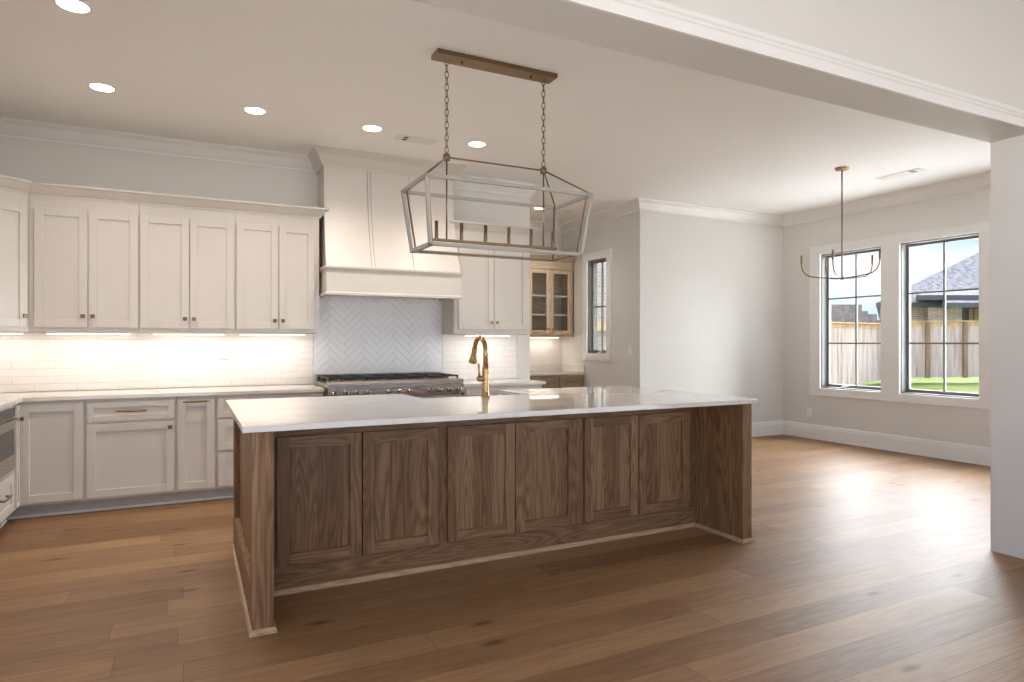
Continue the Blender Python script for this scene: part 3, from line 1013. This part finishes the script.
for gx in range(3):
    gx0 = RX0 + 0.02 + gx * (RX1 - RX0 - 0.04) / 3
    gx1 = gx0 + (RX1 - RX0 - 0.04) / 3 - 0.006
    m = MB()
    zt = 0.998
    for y in (5.945, 6.22, 6.49):
        m.box(gx0, gx1, y - 0.008, y + 0.008, zt, zt + 0.014)
    for x in (gx0 + 0.008, (gx0 + gx1) / 2, gx1 - 0.008):
        m.box(x - 0.008, x + 0.008, 5.94, 6.495, zt, zt + 0.014)
        for y in (5.95, 6.22, 6.485):
            m.box(x - 0.008, x + 0.008, y - 0.008, y + 0.008, 0.968, zt)
    for bx in (gx0 + (gx1 - gx0) * 0.27, gx0 + (gx1 - gx0) * 0.73):
        for by in (6.08, 6.355):
            for k in range(4):
                a = PI / 4 + k * PI / 2
                m.tube([(bx + 0.03 * math.cos(a), by + 0.03 * math.sin(a), zt + 0.008), (bx + 0.13 * math.cos(a), by + 0.11 * math.sin(a), zt + 0.008)], 0.006, 6)
    m.build('grate', M['black'], rg, 0.002)
    for bx in (gx0 + (gx1 - gx0) * 0.27, gx0 + (gx1 - gx0) * 0.73):
        for by in (6.08, 6.355):
            m = MB()
            m.lathe((bx, by, 0.968), [(0.055, 0), (0.055, 0.008), (0.04, 0.012), (0.04, 0.02), (0.01, 0.022)], 20)
            m.build('burner', M['black'], rg)
m = MB()
m.box(RX0, RX1, 6.505, YB - 0.012, 0.955, 1.02)
m.build('island_trim', M['steel'], rg, 0.003)
m = MB()
m.box(RX0 + 0.02, RX1 - 0.42, RY + 0.045, 5.95, 0.16, 0.80)
od = m.build('oven_door', M['steel'], rg, 0.004)
m = MB()
m.tube([(RX0 + 0.06, RY + 0.0, 0.755), (RX1 - 0.46, RY + 0.0, 0.755)], 0.014, 12)
for x in (RX0 + 0.1, RX1 - 0.5):
    m.tube([(x, RY + 0.05, 0.755), (x, RY, 0.755)], 0.01, 8)
m.build('handle', M['steel'], od)
m = MB()
m.box(RX1 - 0.41, RX1 - 0.02, RY + 0.045, 5.95, 0.16, 0.80)
od = m.build('oven_door', M['steel'], rg, 0.004)
m = MB()
m.tube([(RX1 - 0.37, RY + 0.0, 0.755), (RX1 - 0.06, RY + 0.0, 0.755)], 0.014, 12)
for x in (RX1 - 0.34, RX1 - 0.09):
    m.tube([(x, RY + 0.05, 0.755), (x, RY, 0.755)], 0.01, 8)
m.build('handle', M['steel'], od)
for x in (RX0 + 0.06, RX1 - 0.06):
    for y in (6.0, 6.5):
        m = MB()
        m.lathe((x, y, 0), [(0.025, 0), (0.025, 0.09)], 12)
        m.build('foot', M['steel'], rg)

# ------------------------------------------------------------------ island
IY = 3.585
FI = ((0, IY), (1, 0), (0, -1))
IX0, IX1 = 0.25, 3.358
IZ = 0.925
IB = 4.56
isl = thing('kitchen_island', (1.8, 3.9, 0), 'long stained oak kitchen island with six shaker doors on the seating side', 'island')
m = MB()
m.box(0.3435, 3.2755, IY + 0.012, 4.13, 0.0, IZ)
m.box(0.3435, 1.38, 4.13, IB, 0.0, IZ)
m.box(2.20, 3.2755, 4.13, IB, 0.0, IZ)
m.box(1.38, 2.20, 4.13, IB, 0.0, 0.68)
m.build('body', M['oak_h'], isl)
m = MB()
for a, b in ((0.3435, 0.409), (1.292, 1.364), (2.247, 2.319), (3.2, 3.2755)):
    m.box(a, b, IY, IY + 0.0119, 0.155, 0.829)
m.mi = 1
m.box(0.3435, 3.2755, IY, IY + 0.0119, 0.0, 0.155)
m.box(0.3435, 3.2755, IY, IY + 0.0119, 0.829, IZ)
m.build('face_frame', [M['oak_v'], M['oak_h']], isl)
for u0, u1, in ((0.404, 0.849), (0.856, 1.297), (1.359, 1.801), (1.808, 2.252), (2.314, 2.749), (2.757, 3.205)):
    shaker(FI, u0, u1, 0.150, 0.834, 0.001, thick=0.022, rail=0.064, rec=0.017, mats=('oak_v', 'oak_h')).build('door', [M['oak_v'], M['oak_h']], isl, 0.0015)
# end panels: thick slabs standing forward of the body, framed and recessed outside
def end_panel(xi, xo):
    sgn = 1 if xo > xi else -1
    core = xo - sgn * 0.03
    m = MB()
    m.box(min(xi, core), max(xi, core), 3.135, IB, 0, IZ)
    a, b = min(core, xo), max(core, xo)
    m.box(a, b, 3.135, 3.24, 0, IZ)
    m.box(a, b, 4.46, IB, 0, IZ)
    m.mi = 1
    m.box(a, b, 3.24, 4.46, 0, 0.215)
    m.box(a, b, 3.24, 4.46, 0.86, IZ)
    return m.build('end_panel', [M['oak_v'], M['oak_y']], isl, 0.002)
end_panel(0.343, IX0)
end_panel(3.276, IX1)
sh = [(0, 0), (0.013, 0), (0.013, 0.012), (0.008, 0.022), (0, 0.026)]
m = MB()
m.sweep([(IX0, IB), (IX0, 3.135), (0.343, 3.135), (0.343, IY), (3.276, IY), (3.276, 3.135), (IX1, 3.135), (IX1, IB)], sh, -1)
m.build('shoe_moulding', M['shoe'], isl)
m = MB()
m.box(0.36, 0.375, 3.5, IY, IZ - 0.05, IZ)
# countertop with an open notch for the apron sink
m = MB()
SX0, SX1, SY = 1.39, 2.19, 4.14
m.prism([(0.207, 3.102), (3.385, 3.102), (3.385, 4.59), (SX1, 4.59), (SX1, SY), (SX0, SY), (SX0, 4.59), (0.207, 4.59)], IZ + 0.001, 0.956)
m.build('countertop', M['quartz'], None, 0.003, label='long white quartz countertop of the kitchen island', category='countertop')
# apron sink
m = MB()
t_ = 0.02
sx0, sx1, sy0, sy1, zb, zr = SX0 + 0.003, SX1 - 0.003, SY + 0.003, 4.615, 0.69, 0.924
m.box(sx0, sx1, sy0, sy1, zb, zb + t_)
m.box(sx0, sx0 + t_, sy0, sy1, zb + t_, zr)
m.box(sx1 - t_, sx1, sy0, sy1, zb + t_, zr)
m.box(sx0 + t_, sx1 - t_, sy0, sy0 + t_, zb + t_, zr)
m.box(sx0 + t_, sx1 - t_, sy1 - t_, sy1, zb + t_, zr)
sk = m.build('sink', M['steel'], None, 0.004, label='apron front sink set into the far side of the island', category='sink')
# faucet
fx, fy, fz = 1.835, 4.085, 0.956
fa = thing('faucet', (fx, fy, fz), 'brass gooseneck pull down faucet standing on the island', 'faucet')
m = MB()
m.lathe((fx, fy, fz), [(0.031, 0), (0.031, 0.008), (0.027, 0.014), (0.025, 0.04), (0.024, 0.09), (0.0225, 0.14), (0.0235, 0.18), (0.0235, 0.2), (0.0195, 0.206), (0.0195, 0.225)], 24)
m.build('body', M['brass'], fa)
m = MB()
pts = [(fx, fy, fz + 0.2), (fx, fy, fz + 0.31)]
R_ = 0.097
for k in range(1, 15):
    a = PI - k * (PI * 0.93) / 14
    pts.append((fx, fy + R_ + R_ * math.cos(a), fz + 0.31 + R_ * math.sin(a)))
m.tube(pts, 0.0165, 14)
m.build('spout', M['brass'], fa)
e = Vector(pts[-1])
dr_ = (Vector(pts[-1]) - Vector(pts[-2])).normalized()
m = MB()
m.tube([e - dr_ * 0.005, e + dr_ * 0.012, e + dr_ * 0.03, e + dr_ * 0.07, e + dr_ * 0.1, e + dr_ * 0.108], [0.019, 0.0205, 0.0185, 0.025, 0.033, 0.029], 18)
m.build('spray_head', M['brass'], fa)
m = MB()
m.tube([(fx - 0.015, fy, fz + 0.125), (fx - 0.05, fy, fz + 0.125), (fx - 0.062, fy, fz + 0.125)], [0.02, 0.021, 0.016], 14)
m.tube([(fx - 0.047, fy, fz + 0.135), (fx - 0.05, fy, fz + 0.18), (fx - 0.052, fy, fz + 0.215), (fx - 0.052, fy, fz + 0.23)], [0.0075, 0.0065, 0.0095, 0.008], 10)
m.build('lever', M['brass'], fa)

# ------------------------------------------------------------------ lantern over the island
LX, LY = 1.797, 3.82
lan = thing('lantern_pendant', (LX, LY, 1.92), 'long open frame lantern pendant hanging over the island', 'pendant light')
m = MB()
m.box(1.365, 2.222, LY - 0.062, LY + 0.062, CZ - 0.028, CZ)
can_ = m.build('canopy', M['abrass'], lan, 0.002)
for x in (1.55, 2.05):
    m = MB()
    m.lathe((x, LY, CZ - 0.028), [(0.008, 0), (0.008, -0.012), (0.004, -0.018)], 12)
    m.build('screw_cap', M['abrass'], can_)
HX = (1.447, 2.147)
HZ = 2.50
for x in HX:
    m = MB()
    zt, zb_ = CZ - 0.03, HZ + 0.025
    n = 15
    step = (zt - zb_) / n
    for i in range(n):
        zc = zb_ + step * (i + 0.5)
        ang = (PI / 4 if i % 2 else -PI / 4) + YAW * 0
        hl, hw = step * 0.62, 0.0115
        loop = []
        for k in range(14):
            a = 2 * PI * k / 14
            q = hw * math.cos(a)
            loop.append((x + q * math.cos(ang), LY + q * math.sin(ang), zc + hl * math.sin(a)))
        m.tube(loop, 0.0028, 6, closed=True)
    m.build('chain', M['abrass'], lan)
    m = MB()
    m.lathe((x, LY, HZ - 0.02), [(0.014, -0.004), (0.022, 0), (0.022, 0.036), (0.014, 0.042), (0.006, 0.05)], 16)
    m.build('hub', M['abrass'], lan)
    m = MB()
    m.tube([(x, LY, HZ - 0.02), (x, LY, 1.985)], 0.0055, 8)
    m.build('stem', M['abrass'], lan)
TZ, BZ = 2.31, 1.92
TX, TY = 0.573, 0.234
BX, BY = 0.53, 0.176
ctr = lambda x, y, z: (LX + 0.008 + x, LY + y, z)
sg = ((-1, -1), (1, -1), (1, 1), (-1, 1))
m = MB()
for i in range(4):
    a, b = sg[i], sg[(i + 1) % 4]
    m.bar(ctr(a[0] * TX, a[1] * TY, TZ), ctr(b[0] * TX, b[1] * TY, TZ), 0.021)
    m.bar(ctr(a[0] * BX, a[1] * BY, BZ), ctr(b[0] * BX, b[1] * BY, BZ), 0.021)
    m.bar(ctr(a[0] * TX, a[1] * TY, TZ), ctr(a[0] * BX, a[1] * BY, BZ), 0.021)
m.build('outer_frame', M['lantern'], lan, 0.002)
m = MB()
q = 0.021
for i in range(4):
    a, b = sg[i], sg[(i + 1) % 4]
    tx, ty, bx, by = TX - q, TY - q, BX - q, BY - q
    m.bar(ctr(a[0] * bx, a[1] * by, BZ - 0.004), ctr(b[0] * bx, b[1] * by, BZ - 0.004), 0.009)
    m.bar(ctr(a[0] * tx, a[1] * ty, TZ), ctr(a[0] * bx, a[1] * by, BZ), 0.009)
m.build('inner_frame', M['abrass'], lan)
m = MB()
m.tube([(HX[0], LY, HZ), (HX[1], LY, HZ)], 0.0055, 8)
m.build('ridge_rod', M['abrass'], lan)
for i, hx in ((0, HX[0]), (3, HX[0]), (1, HX[1]), (2, HX[1])):
    a = sg[i]
    m = MB()
    m.tube([(hx, LY, HZ), ctr(a[0] * (TX - 0.006), a[1] * (TY - 0.006), TZ + 0.01)], 0.0055, 8)
    m.build('hip_rod', M['abrass'], lan)
m = MB()
m.box(1.353, 2.249, LY - 0.009, LY + 0.009, 1.966, 1.984)
m.build('candle_bar', M['abrass'], lan, 0.002)
for k in range(6):
    x = 1.379 + k * (2.222 - 1.379) / 5
    m = MB()
    m.lathe((x, LY, 1.984), [(0.011, 0), (0.0115, 0.002), (0.0115, 0.108), (0.0085, 0.11)], 14)
    m.build('candle_sleeve', M['abrass'], lan)

# ------------------------------------------------------------------ dining chandelier
DX, DY = 6.072, 4.464
ch = thing('chandelier', (DX, DY, 1.99), 'slim five arm chandelier hanging before the dining windows', 'chandelier')
m = MB()
m.lathe((DX, DY, CZ), [(0.068, -0.001), (0.068, -0.012), (0.06, -0.02), (0.02, -0.022)], 28)
cn = m.build('canopy', M['brass'], ch)
for k in range(3):
    a = k * 2.1 + 0.4
    m = MB()
    m.lathe((DX + 0.04 * math.cos(a), DY + 0.04 * math.sin(a), CZ - 0.02), [(0.008, 0), (0.008, -0.008), (0.003, -0.011)], 10)
    m.build('screw_cap', M['brass'], cn)
m = MB()
m.tube([(DX, DY, CZ - 0.02), (DX, DY, 2.0)], 0.0075, 10)
m.build('stem', M['abrass'], ch)
m = MB()
m.lathe((DX, DY, 1.985), [(0.006, 0), (0.02, 0.006), (0.022, 0.02), (0.012, 0.034)], 16)
m.build('hub', M['abrass'], ch)
R5 = 0.385
BR = math.atan2(DX, DY)
for k in range(5):
    th = math.radians(186 + 72 * k)
    rx, ry = math.cos(th), math.sin(th)      # along image right / depth
    vx = rx * math.cos(BR) + ry * math.sin(BR)
    vy = -rx * math.sin(BR) + ry * math.cos(BR)
    pts = []
    for r, z in ((0.0, 2.0), (0.12, 2.006), (0.25, 2.02), (0.31, 2.033), (0.352, 2.06), (0.375, 2.10), (R5, 2.15), (R5, 2.165)):
        pts.append((DX + vx * r, DY + vy * r, z))
    m = MB()
    m.tube(pts, 0.0065, 8)
    ar = m.build('arm', M['abrass'], ch)
    m = MB()
    m.lathe((DX + vx * R5, DY + vy * R5, 2.16), [(0.0075, 0), (0.0105, 0.003), (0.0105, 0.095), (0.008, 0.097)], 12)
    m.build('candle_sleeve', M['abrass'], ar)

# ------------------------------------------------------------------ recessed lights
def can_light(x, y, label, watts=CAN_W):
    r = thing('recessed_light', (x, y, CZ - 0.006), label, 'light', 'recessed ceiling lights')
    m = MB()
    rings = []
    prof = [(0.088, 0.0), (0.088, -0.004), (0.080, -0.006), (0.074, -0.004), (0.072, 0.0)]
    rings = [[(x + rr * math.cos(2 * PI * k / 32), y + rr * math.sin(2 * PI * k / 32), CZ + h - 0.0003) for k in range(32)] for rr, h in prof]
    m.solid(rings, smooth=True, caps=False)
    m.build('trim_ring', M['trim'], r)
    m = MB()
    m.lathe((x, y, CZ - 0.0035), [(0.0725, 0), (0.0725, 0.003)], 32)
    m.build('lens', M['can'], r)
    ld = bpy.data.lights.new('recessed_lamp', 'SPOT')
    ld.spot_size = math.radians(130)
    ld.spot_blend = 0.9
    ld.energy = watts
    ld.color = (1.0, 0.90, 0.80)
    ld.shadow_soft_size = 0.07
    lo = bpy.data.objects.new('lamp', ld)
    C.objects.link(lo)
    lo.parent = r
    lo.location = (0, 0, -0.012)

can_light(-0.566, 4.161, 'recessed ceiling light nearest the top left corner')
can_light(-0.563, 5.41, 'recessed ceiling light above the wall cabinets beside the corner')
can_light(0.453, 5.41, 'recessed ceiling light between the corner one and the hood')
can_light(1.38, 5.42, 'recessed ceiling light in front of the left side of the hood')
can_light(2.348, 5.42, 'recessed ceiling light right of the hood, beside the lantern chain')
can_light(4.225, 7.61, 'recessed ceiling light in the bar recess, seen through the lantern')

# ------------------------------------------------------------------ ceiling vents
def vent(x0, x1, y0, y1, label, along='x'):
    r = thing('ceiling_vent', ((x0 + x1) / 2, (y0 + y1) / 2, CZ - 0.008), label, 'vent', 'white ceiling vents')
    z0, z1 = CZ - 0.007, CZ - 0.0003
    f = 0.018
    m = MB()
    m.box(x0, x1, y0, y0 + f, z0, z1)
    m.box(x0, x1, y1 - f, y1, z0, z1)
    m.box(x0, x0 + f, y0 + f, y1 - f, z0, z1)
    m.box(x1 - f, x1, y0 + f, y1 - f, z0, z1)
    m.build('frame', M['white'], r, 0.001)
    m = MB()
    m.box(x0 + f, x1 - f, y0 + f, y1 - f, CZ - 0.0022, CZ - 0.0004)
    m.build('backing', M['slot'], r)
    m = MB()
    if along == 'x':
        L = x1 - x0 - 2 * f
        n = int(L / 0.02)
        for i in range(n):
            x = x0 + f + (i + 0.5) * L / n
            if 0.12 < (i + 0.5) / n < 0.26:
                continue
            m.box(x - 0.0085, x + 0.0085, y0 + f, y1 - f, z0 + 0.001, CZ - 0.003)
    else:
        L = y1 - y0 - 2 * f
        n = int(L / 0.02)
        for i in range(n):
            y = y0 + f + (i + 0.5) * L / n
            if 0.12 < (i + 0.5) / n < 0.26:
                continue
            m.box(x0 + f, x1 - f, y - 0.0085, y + 0.0085, z0 + 0.001, CZ - 0.003)
    xm, ym = (x0 + x1) / 2, (y0 + y1) / 2
    m.box(*((x0 + f, x1 - f, ym - 0.004, ym + 0.004) if along == 'x' else (xm - 0.004, xm + 0.004, y0 + f, y1 - f)), z0 + 0.002, CZ - 0.0035)
    m.build('louver', M['white'], r)

vent(1.63, 1.99, 5.47, 5.62, 'white ceiling vent between the recessed lights in front of the hood')
vent(6.78, 6.92, 4.10, 4.58, 'white ceiling vent near the crown above the dining windows', 'y')
vent(4.60, 4.74, 7.55, 7.85, 'white ceiling vent in the bar recess, seen through the lantern', 'y')

# ------------------------------------------------------------------ outlets and switch
def plate(F, u, z, label, kind='wall_outlet', group=None):
    c = FP(F, u, 0.0, z - 0.06)
    r = thing(kind, c, label, 'outlet' if kind == 'wall_outlet' else 'switch', group)
    m = MB()
    m.fbox(F, u - 0.037, u + 0.037, 0.0005, 0.007, z - 0.06, z + 0.06)
    m.build('cover_plate', M['white'], r, 0.003)
    m = MB()
    if kind == 'wall_outlet':
        for dz in (-0.02, 0.02):
            m.fbox(F, u - 0.017, u + 0.017, 0.006, 0.009, z + dz - 0.015, z + dz + 0.015)
        o = m.build('socket', M['white'], r, 0.002)
        m = MB()
        for dz in (-0.02, 0.02):
            for du in (-0.007, 0.007):
                m.fbox(F, u + du - 0.0015, u + du + 0.0015, 0.0088, 0.0094, z + dz - 0.006, z + dz + 0.006)
        m.build('slots', M['slot'], o)
    else:
        m.fbox(F, u - 0.016, u + 0.016, 0.006, 0.010, z - 0.033, z + 0.033)
        m.build('rocker', M['white'], r, 0.002)
FWB = ((0, YB - 0.0075), (1, 0), (0, -1))
plate(FWB, -0.852, 1.251, 'white outlet on the tile under the wall cabinet beside the corner')
plate(FWB, 0.28, 1.235, 'white outlet on the tile under the middle wall cabinet')
FWR = ((XR, 0), (0, -1), (-1, 0))
plate(FWR, -6.176, 0.364, 'white outlet low on the dining wall below the left window')
FWS = ((XBAR, 0), (0, -1), (-1, 0))
plate(FWS, -6.826, 1.228, 'white light switch on the wall right of the bar window', 'light_switch')

# ------------------------------------------------------------------ bar recess
YBF = 7.925
FBB = ((0, YBF), (1, 0), (0, -1))
bm_ = ('bar_v', 'bar_h')
om_ = ('barb_v', 'barb_h')
cabinet('base_cabinet', FBB, 3.755, 5.128, YBAR - YBF - 0.002, 0, 0.868, 'oak base cabinet with drawers in the bar recess', toe=TOE, body='barb_h', mats=om_,
        drawers=[D(4.705, 5.105, 0.68, 0.848, rail=0.045, pull=(4.905, 0.768, 0.2)), D(4.24, 4.672, 0.68, 0.848, rail=0.045, pull=(4.456, 0.768, 0.2)), D(3.775, 4.207, 0.68, 0.848, rail=0.045, pull=(3.99, 0.768, 0.2))],
        doors=[D(4.705, 5.105, 0.122, 0.66, knob=(4.745, 0.6)), D(4.24, 4.672, 0.122, 0.66, knob=(4.63, 0.6)), D(3.775, 4.207, 0.122, 0.66, knob=(3.815, 0.6))])
m = MB()
m.box(3.73, 5.130, YBF - 0.03, YBAR - 0.002, 0.869, 0.90)
m.build('countertop', M['quartz'], None, 0.003, label='white quartz countertop on the oak bar cabinet', category='countertop')
m = MB()
m.box(3.73, 5.108, YBAR - 0.022, YBAR - 0.001, 0.901, 1.0)
m.box(5.109, 5.131, YBF - 0.028, YBAR - 0.001, 0.901, 1.0)
m.build('backsplash_strip', M['quartz'], None, 0.002, label='low quartz splash strip around the bar countertop', category='backsplash')
YBU = 8.2
FBU = ((0, YBU), (1, 0), (0, -1))
bu = cabinet('glass_cabinet', FBU, 3.755, 5.128, YBAR - YBU - 0.002, 1.42, 2.6, 'light oak wall cabinet with glass doors in the bar recess', mats=bm_, body='bar_h', rail=0.058, open_front=True,
        doors=[D(4.712, 5.068, 1.452, 2.40, pane=True, knob=(4.742, 1.53), kmat='brass'), D(4.352, 4.707, 1.452, 2.40, pane=True, knob=(4.677, 1.53), kmat='brass'), D(3.992, 4.347, 1.452, 2.40, pane=True, knob=(4.02, 1.53), kmat='brass')])
for z in (1.74, 2.02):
    m = MB()
    m.fbox(FBU, 3.775, 5.108, -0.32, -0.02, z - 0.01, z + 0.01)
    m.build('shelf', M['trim'], bu)
m = MB()
m.fbox(FBU, 5.07, 5.128, -0.02, 0.0, 1.45, 2.41)
m.build('side_stile', M['bar_v'], bu)
m = MB()
m.sweep([(3.755, YBAR - 0.003), (3.755, YBU), (5.128, YBU)], [(d, 2.52 + z) for d, z in UC], -1)
m.build('crown_moulding', M['bar_h'], bu)
light_bar(4.2, 5.0, 8.42, 1.42, 'slim light bar under the oak glass cabinet', UNDER_W * 0.9)

# ------------------------------------------------------------------ outside
def at(px, fw, z=0.0):
    """ground position seen through image column px at forward distance fw"""
    u = (px - 512) / 643.8
    s_, c_ = math.sin(YAW), math.cos(YAW)
    return Vector((fw * (s_ + u * c_), fw * (c_ - u * s_), z))
def hz(py, fw):
    return CAM_H + (342.7 - py) / 643.8 * fw

# lawn: slopes from the house to the fence
m = MB()
m.faces([(8.0, -12, -0.35), (8.0, 40, -0.35), (15.0, 40, -0.12), (15, -12, -0.02), (20, 40, -0.1), (20, -12, 0.2), (70, 40, 0.25), (70, -40, 0.3)],
        [(0, 3, 2, 1), (3, 5, 4, 2), (5, 7, 6, 4)])
lawn = struct('lawn', m, M['grass'])
m = MB()
m.box(7.93, 14.0, -3, 8.5, -0.34, -0.06)
struct('bounce_slab', m, M['ground'])  # unseen pale slab added to bounce daylight onto the dining ceiling
m = MB()
m.box(-16, 12, -14, -4.01, -0.3, -0.1)
struct('glow_mask_slab', m, M['glow_mask'])  # unseen slab placed to hide the near ground glow from the header

def fence(a, b, ztop_a, ztop_b, zbot_a, zbot_b, n, label, special=None):
    a, b = Vector(a), Vector(b)
    d = (b - a)
    L = d.length
    d = d / L
    nrm = Vector((d.y, -d.x, 0))
    if nrm.dot(-a) < 0:
        nrm = -nrm
    root = thing('fence', ((a.x + b.x) / 2, (a.y + b.y) / 2, min(zbot_a, zbot_b)), label, 'fence', 'wooden yard fences')
    def P(s_, off, z):
        p = a + d * s_ + nrm * off
        return (p.x, p.y, z)
    lerp = lambda p, q, s_: p + (q - p) * s_ / L
    def slab(m, s0, s1, o0, o1, z0, z1):
        m.hexa([P(s0, o1, z0(s0)), P(s1, o1, z0(s1)), P(s1, o0, z0(s1)), P(s0, o0, z0(s0)), P(s0, o1, z1(s0)), P(s1, o1, z1(s1)), P(s1, o0, z1(s1)), P(s0, o0, z1(s0))])
    zt = lambda s_: lerp(ztop_a, ztop_b, s_)
    zb = lambda s_: lerp(zbot_a, zbot_b, s_)
    for k in range(n):
        s0, s1 = L * k / n, L * (k + 1) / n
        m = MB()
        x = s0
        while x < s1 - 0.02:
            x1 = min(x + 0.142, s1)
            o = random.uniform(-0.004, 0.004)
            slab(m, x + 0.004, x1 - 0.004, o, 0.02 + o, lambda s_: zb(s_) + 0.02, lambda s_: zt(s_) - 0.03)
            x += 0.142
        m.build('picket_panel', M['picket'], root)
        m = MB()
        slab(m, s0, s1, 0.02, 0.05, lambda s_: zt(s_) - 0.17, lambda s_: zt(s_) - 0.05)
        m.build('rail', M['newwood'], root)
    for k in range(n + 1):
        s_ = L * k / n
        m = MB()
        slab(m, s_ - 0.055, s_ + 0.055, 0.03, 0.14, zb, lambda q: zt(q) - 0.04)
        m.build('post', M['postwood'], root)
    m = MB()
    slab(m, -0.03, L + 0.03, -0.04, 0.15, lambda q: zt(q) - 0.035, zt)
    m.build('cap_rail', M['newwood'], root)
    return root

A = at(766, 18.8)
B = at(883, 20.6)
Cc = at(1040, 19.9)
fence(A, B, 1.98, 1.95, -0.2, 0.12, 2, 'wooden yard fence seen through the left dining window')
fence(B + (Cc - B).normalized() * 0.2, Cc, 2.02, 2.03, 0.20, 0.27, 4, 'wooden yard fence seen through the right dining window')

# brick house seen through the right window
def roofpoly(m, tops):
    m.faces(tops, [tuple(range(len(tops)))])
hs = thing('house', at(985, 31, 0.3), 'brick house with grey hip roof behind the fence at right', 'house')
R3 = Vector((math.cos(YAW), -math.sin(YAW), 0))
F3 = Vector((math.sin(YAW), math.cos(YAW), 0))
def Q(px, fw, z):
    p = at(px, fw, z)
    return (p.x, p.y, p.z)
def slabwall(mb, px0, px1, fw, dep, z0, z1):
    a, b = at(px0, fw), at(px1, fw)
    a2, b2 = at(px0, fw + dep), at(px1, fw + dep)
    mb.hexa([(a.x, a.y, z0), (b.x, b.y, z0), (b2.x, b2.y, z0), (a2.x, a2.y, z0), (a.x, a.y, z1), (b.x, b.y, z1), (b2.x, b2.y, z1), (a2.x, a2.y, z1)])
m = MB()
slabwall(m, 880, 960, 30, 9, 0.2, 3.1)
slabwall(m, 928, 962, 29.4, 0.6, 0.2, 3.2)
m.build('brick_wall', M['brick'], hs)
m = MB()
slabwall(m, 960, 1040, 29.8, 8, 0.2, 3.2)
sd = m.build('siding_wall', M['siding'], hs)
m = MB()
slabwall(m, 967, 990, 29.72, 0.1, 1.9, 3.0)
wd = m.build('window', M['fascia'], hs)
m = MB()
for p0, p1 in ((969, 973), (974.5, 978.5), (980, 984)):
    slabwall(m, p0, p1, 29.66, 0.05, 2.05, 2.9)
m.build('pane', M['stone'], wd)
# main hip roof
def roof(px0, px1, fw0, fw1, ze, zr, rx0, rx1, fwr, name='roof', mat='shing'):
    m = MB()
    e = [Q(px0, fw0, ze), Q(px1, fw0, ze)]
    a, b = at(px0, fw0), at(px1, fw0)
    a2, b2 = at(px0 + 3, fw1), at(px1, fw1)
    r0, r1 = at(rx0, fwr), at(rx1, fwr)
    vs_ = [(a.x, a.y, ze), (b.x, b.y, ze), (b2.x, b2.y, ze), (a2.x, a2.y, ze), (r0.x, r0.y, zr), (r1.x, r1.y, zr)]
    m.faces(vs_, [(0, 1, 5, 4), (1, 2, 5), (2, 3, 4, 5), (3, 0, 4), (3, 2, 1, 0)])
    o = m.build(name, M[mat], hs)
    f = MB()
    slabwall(f, px0, px1, fw0 - 0.02, 0.14, ze - 0.2, ze + 0.02)
    f.build('fascia', M['fascia'], hs)
    return o
roof(876, 1300, 29.3, 50, hz(303, 29.3), hz(222, 38), 1040, 1200, 38)
roof(916, 1000, 28.9, 33.5, hz(295.5, 28.9), hz(286, 31.5), 950, 990, 31.5)
roof(942, 1060, 28.2, 34, hz(303, 28.2), hz(288, 32), 975, 1040, 32)
# long low roof seen through the left window
h2 = thing('house', at(840, 25, 0.3), 'distant house with stepped brown grey roof behind the fence at left', 'house')
m = MB()
for p0, p1, y in ((800, 862, 304.5), (862, 868, 311), (868, 877, 314), (877, 884, 320)):
    slabwall(m, p0, p1, 24, 3, 0.3, hz(y, 24))
m.build('roof', M['shing2'], h2)
m = MB()
slabwall(m, 798, 884, 23.9, 3.05, 0.3, 1.2)
m.build('wall', M['brick'], h2)

# neighbour's brick wall seen through the bar window
h3 = thing('house', (9.0, 13.5, -0.3), 'brick neighbour house seen through the narrow bar window', 'house')
m = MB()
m.box(6.2, 12.5, 13.2, 16.0, -0.3, 6.0)
m.build('brick_wall', M['brick_pale'], h3)
m = MB()
m.box(6.2, 12.5, 13.12, 13.2, 1.62, 1.86)
m.box(6.2, 12.5, 13.12, 13.2, 0.45, 0.62)
m.build('stone_band', M['stone'], h3)
m = MB()
m.box(7.9, 8.9, 13.14, 13.2, 0.75, 1.55)
wv = m.build('window', M['siding'], h3)
m = MB()
m.box(5.3, 6.2, 9.0, 9.01, -0.3, -0.29)
m.bm.free()
m = MB()
m.box(5.4, 14.0, 6.9, 13.1, -0.45, -0.3)
struct('side_yard', m, M['grass'])
